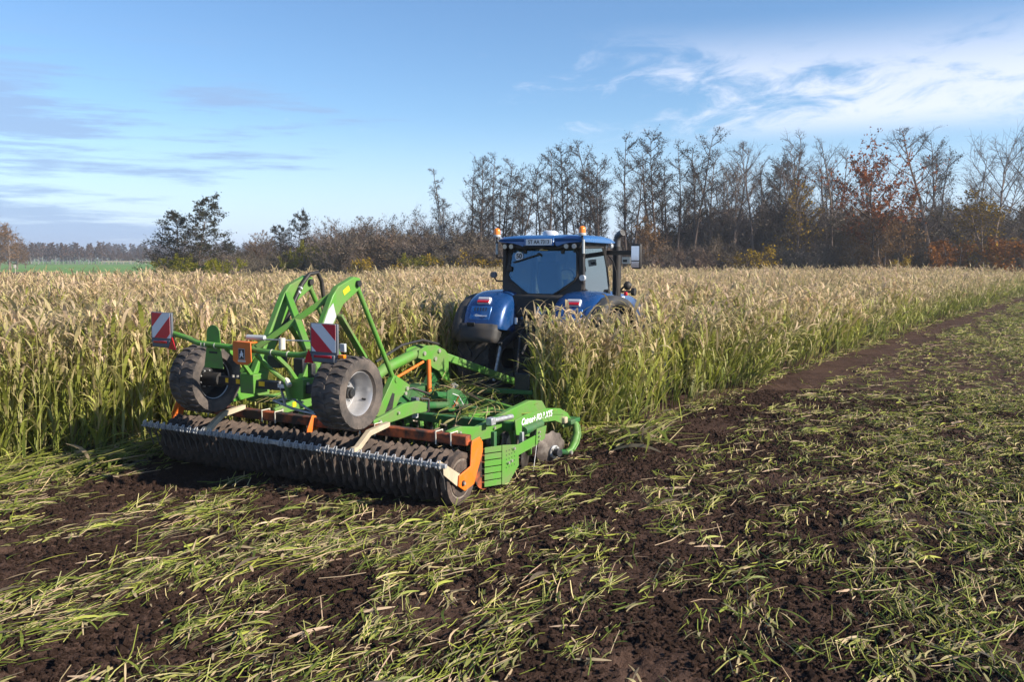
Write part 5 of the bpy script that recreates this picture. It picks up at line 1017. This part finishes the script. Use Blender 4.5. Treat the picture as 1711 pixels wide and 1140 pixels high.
# roof
rp = [(-0.30, 3.30), (-0.34, 3.36), (-0.26, 3.405), (0.10, 3.43), (0.70, 3.425), (1.10, 3.39), (1.30, 3.32), (1.28, 3.27), (1.0, 3.255), (-0.2, 3.275)]
rb_ = MB(); n_ = len(rp); secs = [(-0.90, 0.55), (-0.84, 0.86), (-0.6, 1.0), (0.6, 1.0), (0.84, 0.86), (0.90, 0.55)]
for x, k in secs:
    for y, z in rp: rb_.v.append((x, 0.45 + (y - 0.45) * (0.93 + 0.07 * k), 3.28 + (z - 3.28) * k))
for i in range(len(secs) - 1):
    for j in range(n_): rb_.f.append((i * n_ + j, i * n_ + (j + 1) % n_, (i + 1) * n_ + (j + 1) % n_, (i + 1) * n_ + j))
rb_.f += [tuple(range(n_)), tuple(range((len(secs) - 1) * n_, len(secs) * n_))]
roof = rb_.build('roof', M_['lblue'], T_, smooth=45, bevel=0.012)
MB().box((0, 0.42, 3.235), (1.58, 1.36, 0.06)).build('roof_lining', M_['black'], roof, bevel=0.02)
for sx in (-1, 1): MB().prism([(sx * 0.86, 3.30), (sx * 0.30, 3.30), (sx * 0.32, 3.235), (sx * 0.36, 3.20), (sx * 0.46, 3.235), (sx * 0.60, 3.268), (sx * 0.84, 3.285)], -0.325, -0.24, 'xz').build('roof_fin', M_['lblue'], roof, bevel=0.008)
MB().prism([(-0.86, 3.28), (-0.6, 3.27), (-0.46, 3.24), (-0.36, 3.20), (0.36, 3.20), (0.46, 3.24), (0.6, 3.27), (0.86, 3.28), (0.80, 3.17), (-0.80, 3.17)], -0.285, -0.22, 'xz').build('lamp_housing', M_['black'], roof, bevel=0.01)
pt = MB().box((0, -0.352, 3.29), (0.62, 0.02, 0.15)).build('plate_holder', M_['lblue'], roof, bevel=0.01); MB().box((0.0, -0.366, 3.285), (0.54, 0.008, 0.115)).build('licence_plate', M_['white'], pt, bevel=0.003)
text('plate_lettering', 'ST AA 7313', 0.104, M_['black'], pt, Matrix.Translation((0.0, -0.3715, 3.285)) @ Matrix.Rotation(math.pi / 2, 4, 'X') @ Matrix.Scale(0.86, 4, (1, 0, 0)), 0.0005, 0, 0.002)
for x in (-0.74, -0.60, 0.56, 0.72): 
    l = MB().cyl((x, -0.30, 3.215), (x, -0.345, 3.205), 0.052, 16).build('work_lamp', M_['black'], roof); MB().cyl((x, -0.342, 3.206), (x, -0.352, 3.204), 0.045, 16).build('lamp_lens', M_['lens'], l)
for y, x in ((1.16, 0.84), (1.22, 0.72)): l = MB().cyl((x, y, 3.22), (x + 0.03, y + 0.03, 3.22), 0.05, 14).build('work_lamp', M_['lens'], roof)
gd = MB(); gd.lathe([(0.0, 0.16), (0.05, 0.155), (0.085, 0.11), (0.095, 0.0)], 28); gd.v = [(b, c, a) for a, b, c in gd.v]; gd.build('satellite_receiver', M_['lens'], roof, loc=(-0.05, 0.25, 3.43), smooth=50)
def beacon(x, y, z):
    bc = empty('beacon', (x, y, z), parent=T_)
    MB().cyl((0, 0, -0.03), (0, 0, 0.02), 0.072, 18).build('beacon_base', M_['grey'], bc, bevel=0.008); q = MB(); q.lathe([(0.015, 0.066), (0.09, 0.066), (0.125, 0.058), (0.145, 0.03), (0.148, 0.0)], 24); q.v = [(b, c, a) for a, b, c in q.v]; q.build('beacon_lens', M_['amber'], bc, smooth=50)
    return bc
bl = beacon(-0.99, -0.20, 3.42); MB().tube([(0, 0, -0.02), (0, 0, -0.16)], 0.02, 8).tube([(0, 0, -0.16), (0, 0, -0.42), (0.16, 0, -0.43)], 0.017, 8).build('beacon_stalk', M_['dark'], bl); MB().cyl((0, -0.002, -0.15), (0, -0.002, -0.36), 0.024, 10).build('stalk_sleeve', M_['grey'], bl)
br_ = beacon(0.86, -0.30, 3.43); MB().tube([(0, 0, -0.02), (0.03, 0, -0.20), (0.03, 0, -0.42)], 0.02, 8).build('beacon_stalk', M_['dark'], br_); MB().cyl((0.03, -0.004, -0.10), (0.03, -0.004, -0.36), 0.026, 10).build('stalk_sleeve', M_['grey'], br_)
MB().cyl((0.89, -0.30, 2.98), (0.885, -0.26, 2.62), 0.010, 6).build('aerial', M_['exhaust'], T_); l = MB().cyl((0.88, -0.34, 2.62), (0.88, -0.27, 2.62), 0.055, 14).build('side_lamp', M_['lens'], T_); MB().cyl((0.87, -0.28, 2.60), (0.84, -0.16, 2.45), 0.02, 8).build('lamp_stem', M_['black'], l)
l = MB().cyl((-1.02, -0.32, 2.66), (-1.02, -0.24, 2.66), 0.06, 14).build('side_lamp', M_['boardgrey'], T_); MB().tube([(-1.02, -0.26, 2.62), (-0.98, -0.24, 2.54), (-0.84, -0.18, 2.54)], 0.016, 8).build('lamp_stem', M_['black'], l)
# exhaust, mirror, bonnet
ex = MB().tube([(0.80, 1.62, 1.7), (0.80, 1.62, 3.22)], 0.088, 20).build('exhaust_stack', M_['black'], T_); MB().tube([(0.80, 1.62, 3.20), (0.80, 1.62, 3.34), (0.82, 1.60, 3.42), (0.88, 1.57, 3.47), (0.95, 1.54, 3.50)], [0.07, 0.07, 0.07, 0.068, 0.066], 16).build('exhaust_elbow', M_['exhaust'], ex); MB().tube([(0.949, 1.540, 3.4995), (0.955, 1.537, 3.502)], 0.058, 16).build('exhaust_mouth', M_['dark'], ex)
mr = MB().box((1.02, 1.16, 3.09), (0.62, 0.05, 0.09)).build('mirror_arm', M_['black'], T_, bevel=0.012)
mh = MB(); mh.box((1.40, 1.16, 3.02), (0.19, 0.10, 0.50), rot=(0, 0, 0.15)); mh.build('mirror_housing', M_['black'], mr, bevel=0.035); MB().box((1.385, 1.10, 3.08), (0.155, 0.006, 0.28), rot=(0, 0, 0.15)).build('mirror_glass', M_['mirror'], mr); MB().box((1.385, 1.10, 2.86), (0.155, 0.006, 0.12), rot=(0, 0, 0.15)).build('mirror_glass', M_['mirror'], mr)
MB().box((1.16, 1.2, 2.94), (0.17, 0.02, 0.13)).build('side_plate', M_['grey'], mr); MB().box((1.14, 1.186, 2.93), (0.09, 0.006, 0.05)).build('plate_mark', M_['navy'], mr)
mr2 = MB().box((-1.02, 1.16, 3.09), (0.62, 0.05, 0.09)).build('mirror_arm', M_['black'], T_, bevel=0.012); MB().box((-1.36, 1.16, 3.02), (0.22, 0.11, 0.50), rot=(0, 0, -0.35)).build('mirror_housing', M_['black'], mr2, bevel=0.035)
MB().tube([(0.83, 1.1, 3.02), (0.86, 1.25, 2.92), (0.88, 1.38, 2.7), (0.88, 1.42, 2.4), (0.86, 1.42, 2.2)], 0.014, 8).build('grab_rail', M_['black'], T_)
hp = [(1.2, 2.30), (1.6, 2.34), (2.6, 2.28), (3.6, 2.16), (4.10, 2.02), (4.25, 1.75), (4.22, 1.25), (1.2, 1.25)]
hd_ = MB(); n_ = len(hp); secs = [(-0.52, 0.80), (-0.46, 0.95), (-0.28, 1.0), (0.28, 1.0), (0.46, 0.95), (0.52, 0.80)]
for x, k in secs:
    for y, z in hp: hd_.v.append((x * (1 - 0.05 * max(0, y - 1.2)), y, 1.25 + (z - 1.25) * k))
for i in range(5):
    for j in range(n_): hd_.f.append((i * n_ + j, i * n_ + (j + 1) % n_, (i + 1) * n_ + (j + 1) % n_, (i + 1) * n_ + j))
hd_.f += [tuple(range(n_)), tuple(range(5 * n_, 6 * n_))]
hood = hd_.build('bonnet', M_['blue'], T_, smooth=45, bevel=0.02)
MB().box((0.50, 2.2, 2.10), (0.03, 1.3, 0.10)).build('bonnet_stripe', M_['white'], hood, bevel=0.01)
MB().box((0, 2.4, 0.95), (0.7, 3.2, 0.6)).build('chassis', M_['dark'], T_, bevel=0.03); MB().cyl((-0.9, 2.95, 0.8), (0.9, 2.95, 0.8), 0.13, 14).build('front_axle', M_['dark'], T_)
MB().box((0.72, 1.2, 1.05), (0.45, 0.9, 0.7)).build('fuel_tank', M_['black'], T_, bevel=0.06); MB().box((-0.72, 1.2, 1.05), (0.45, 0.9, 0.7)).build('fuel_tank', M_['black'], T_, bevel=0.06)
pc2 = MB().cyl((0.86, 1.62, 2.30), (0.94, 1.66, 2.40), 0.02, 8).build('precleaner_arm', M_['black'], T_)
b = MB(); b.lathe([(-0.08, 0.0), (-0.07, 0.05), (-0.03, 0.09), (0.03, 0.09), (0.07, 0.05), (0.08, 0.0)], 18); b.build('side_lamp', M_['black'], T_, loc=(1.00, 1.72, 2.42), smooth=60)
b = MB(); b.lathe([(-0.04, 0.0), (-0.035, 0.08), (0.035, 0.08), (0.04, 0.0)], 18); b.build('side_lamp', M_['black'], T_, loc=(1.14, 1.70, 2.30), smooth=60); MB().bar((0.80, 1.68, 2.30), (1.12, 1.70, 2.30), 0.03, 0.04).build('lamp_arm', M_['black'], T_)
for s_ in (-1, 1): MB().prism([(2.95 + 0.92 * math.cos(a), 0.80 + 0.92 * math.sin(a)) for a in np.linspace(0.5, 2.4, 12)] + [(2.95 + 0.88 * math.cos(a), 0.80 + 0.88 * math.sin(a)) for a in np.linspace(2.4, 0.5, 12)], s_ * 0.8, s_ * 1.3).build('front_mudguard', M_['mudguard'], T_)

# ------------------------------------------------------------------ thin autumn haze that pales the far trees
hz_m = bpy.data.materials.new('autumn_haze'); hz_m.use_nodes = True; nt = hz_m.node_tree; nt.nodes.clear()
ho = N(nt.nodes, 'ShaderNodeOutputMaterial'); hv = N(nt.nodes, 'ShaderNodeVolumePrincipled'); hv.inputs['Color'].default_value = (0.86, 0.92, 1.0, 1); hv.inputs['Density'].default_value = 0.00048; hv.inputs['Anisotropy'].default_value = 0.2
nt.links.new(hv.outputs[0], ho.inputs['Volume'])
hz_o = MB().box((0, 900, 11.0), (5400, 4000, 25.0)).build('haze', hz_m, smooth=0); tag(hz_o, 'thin pale haze lying over the fields', 'haze', kind='stuff')
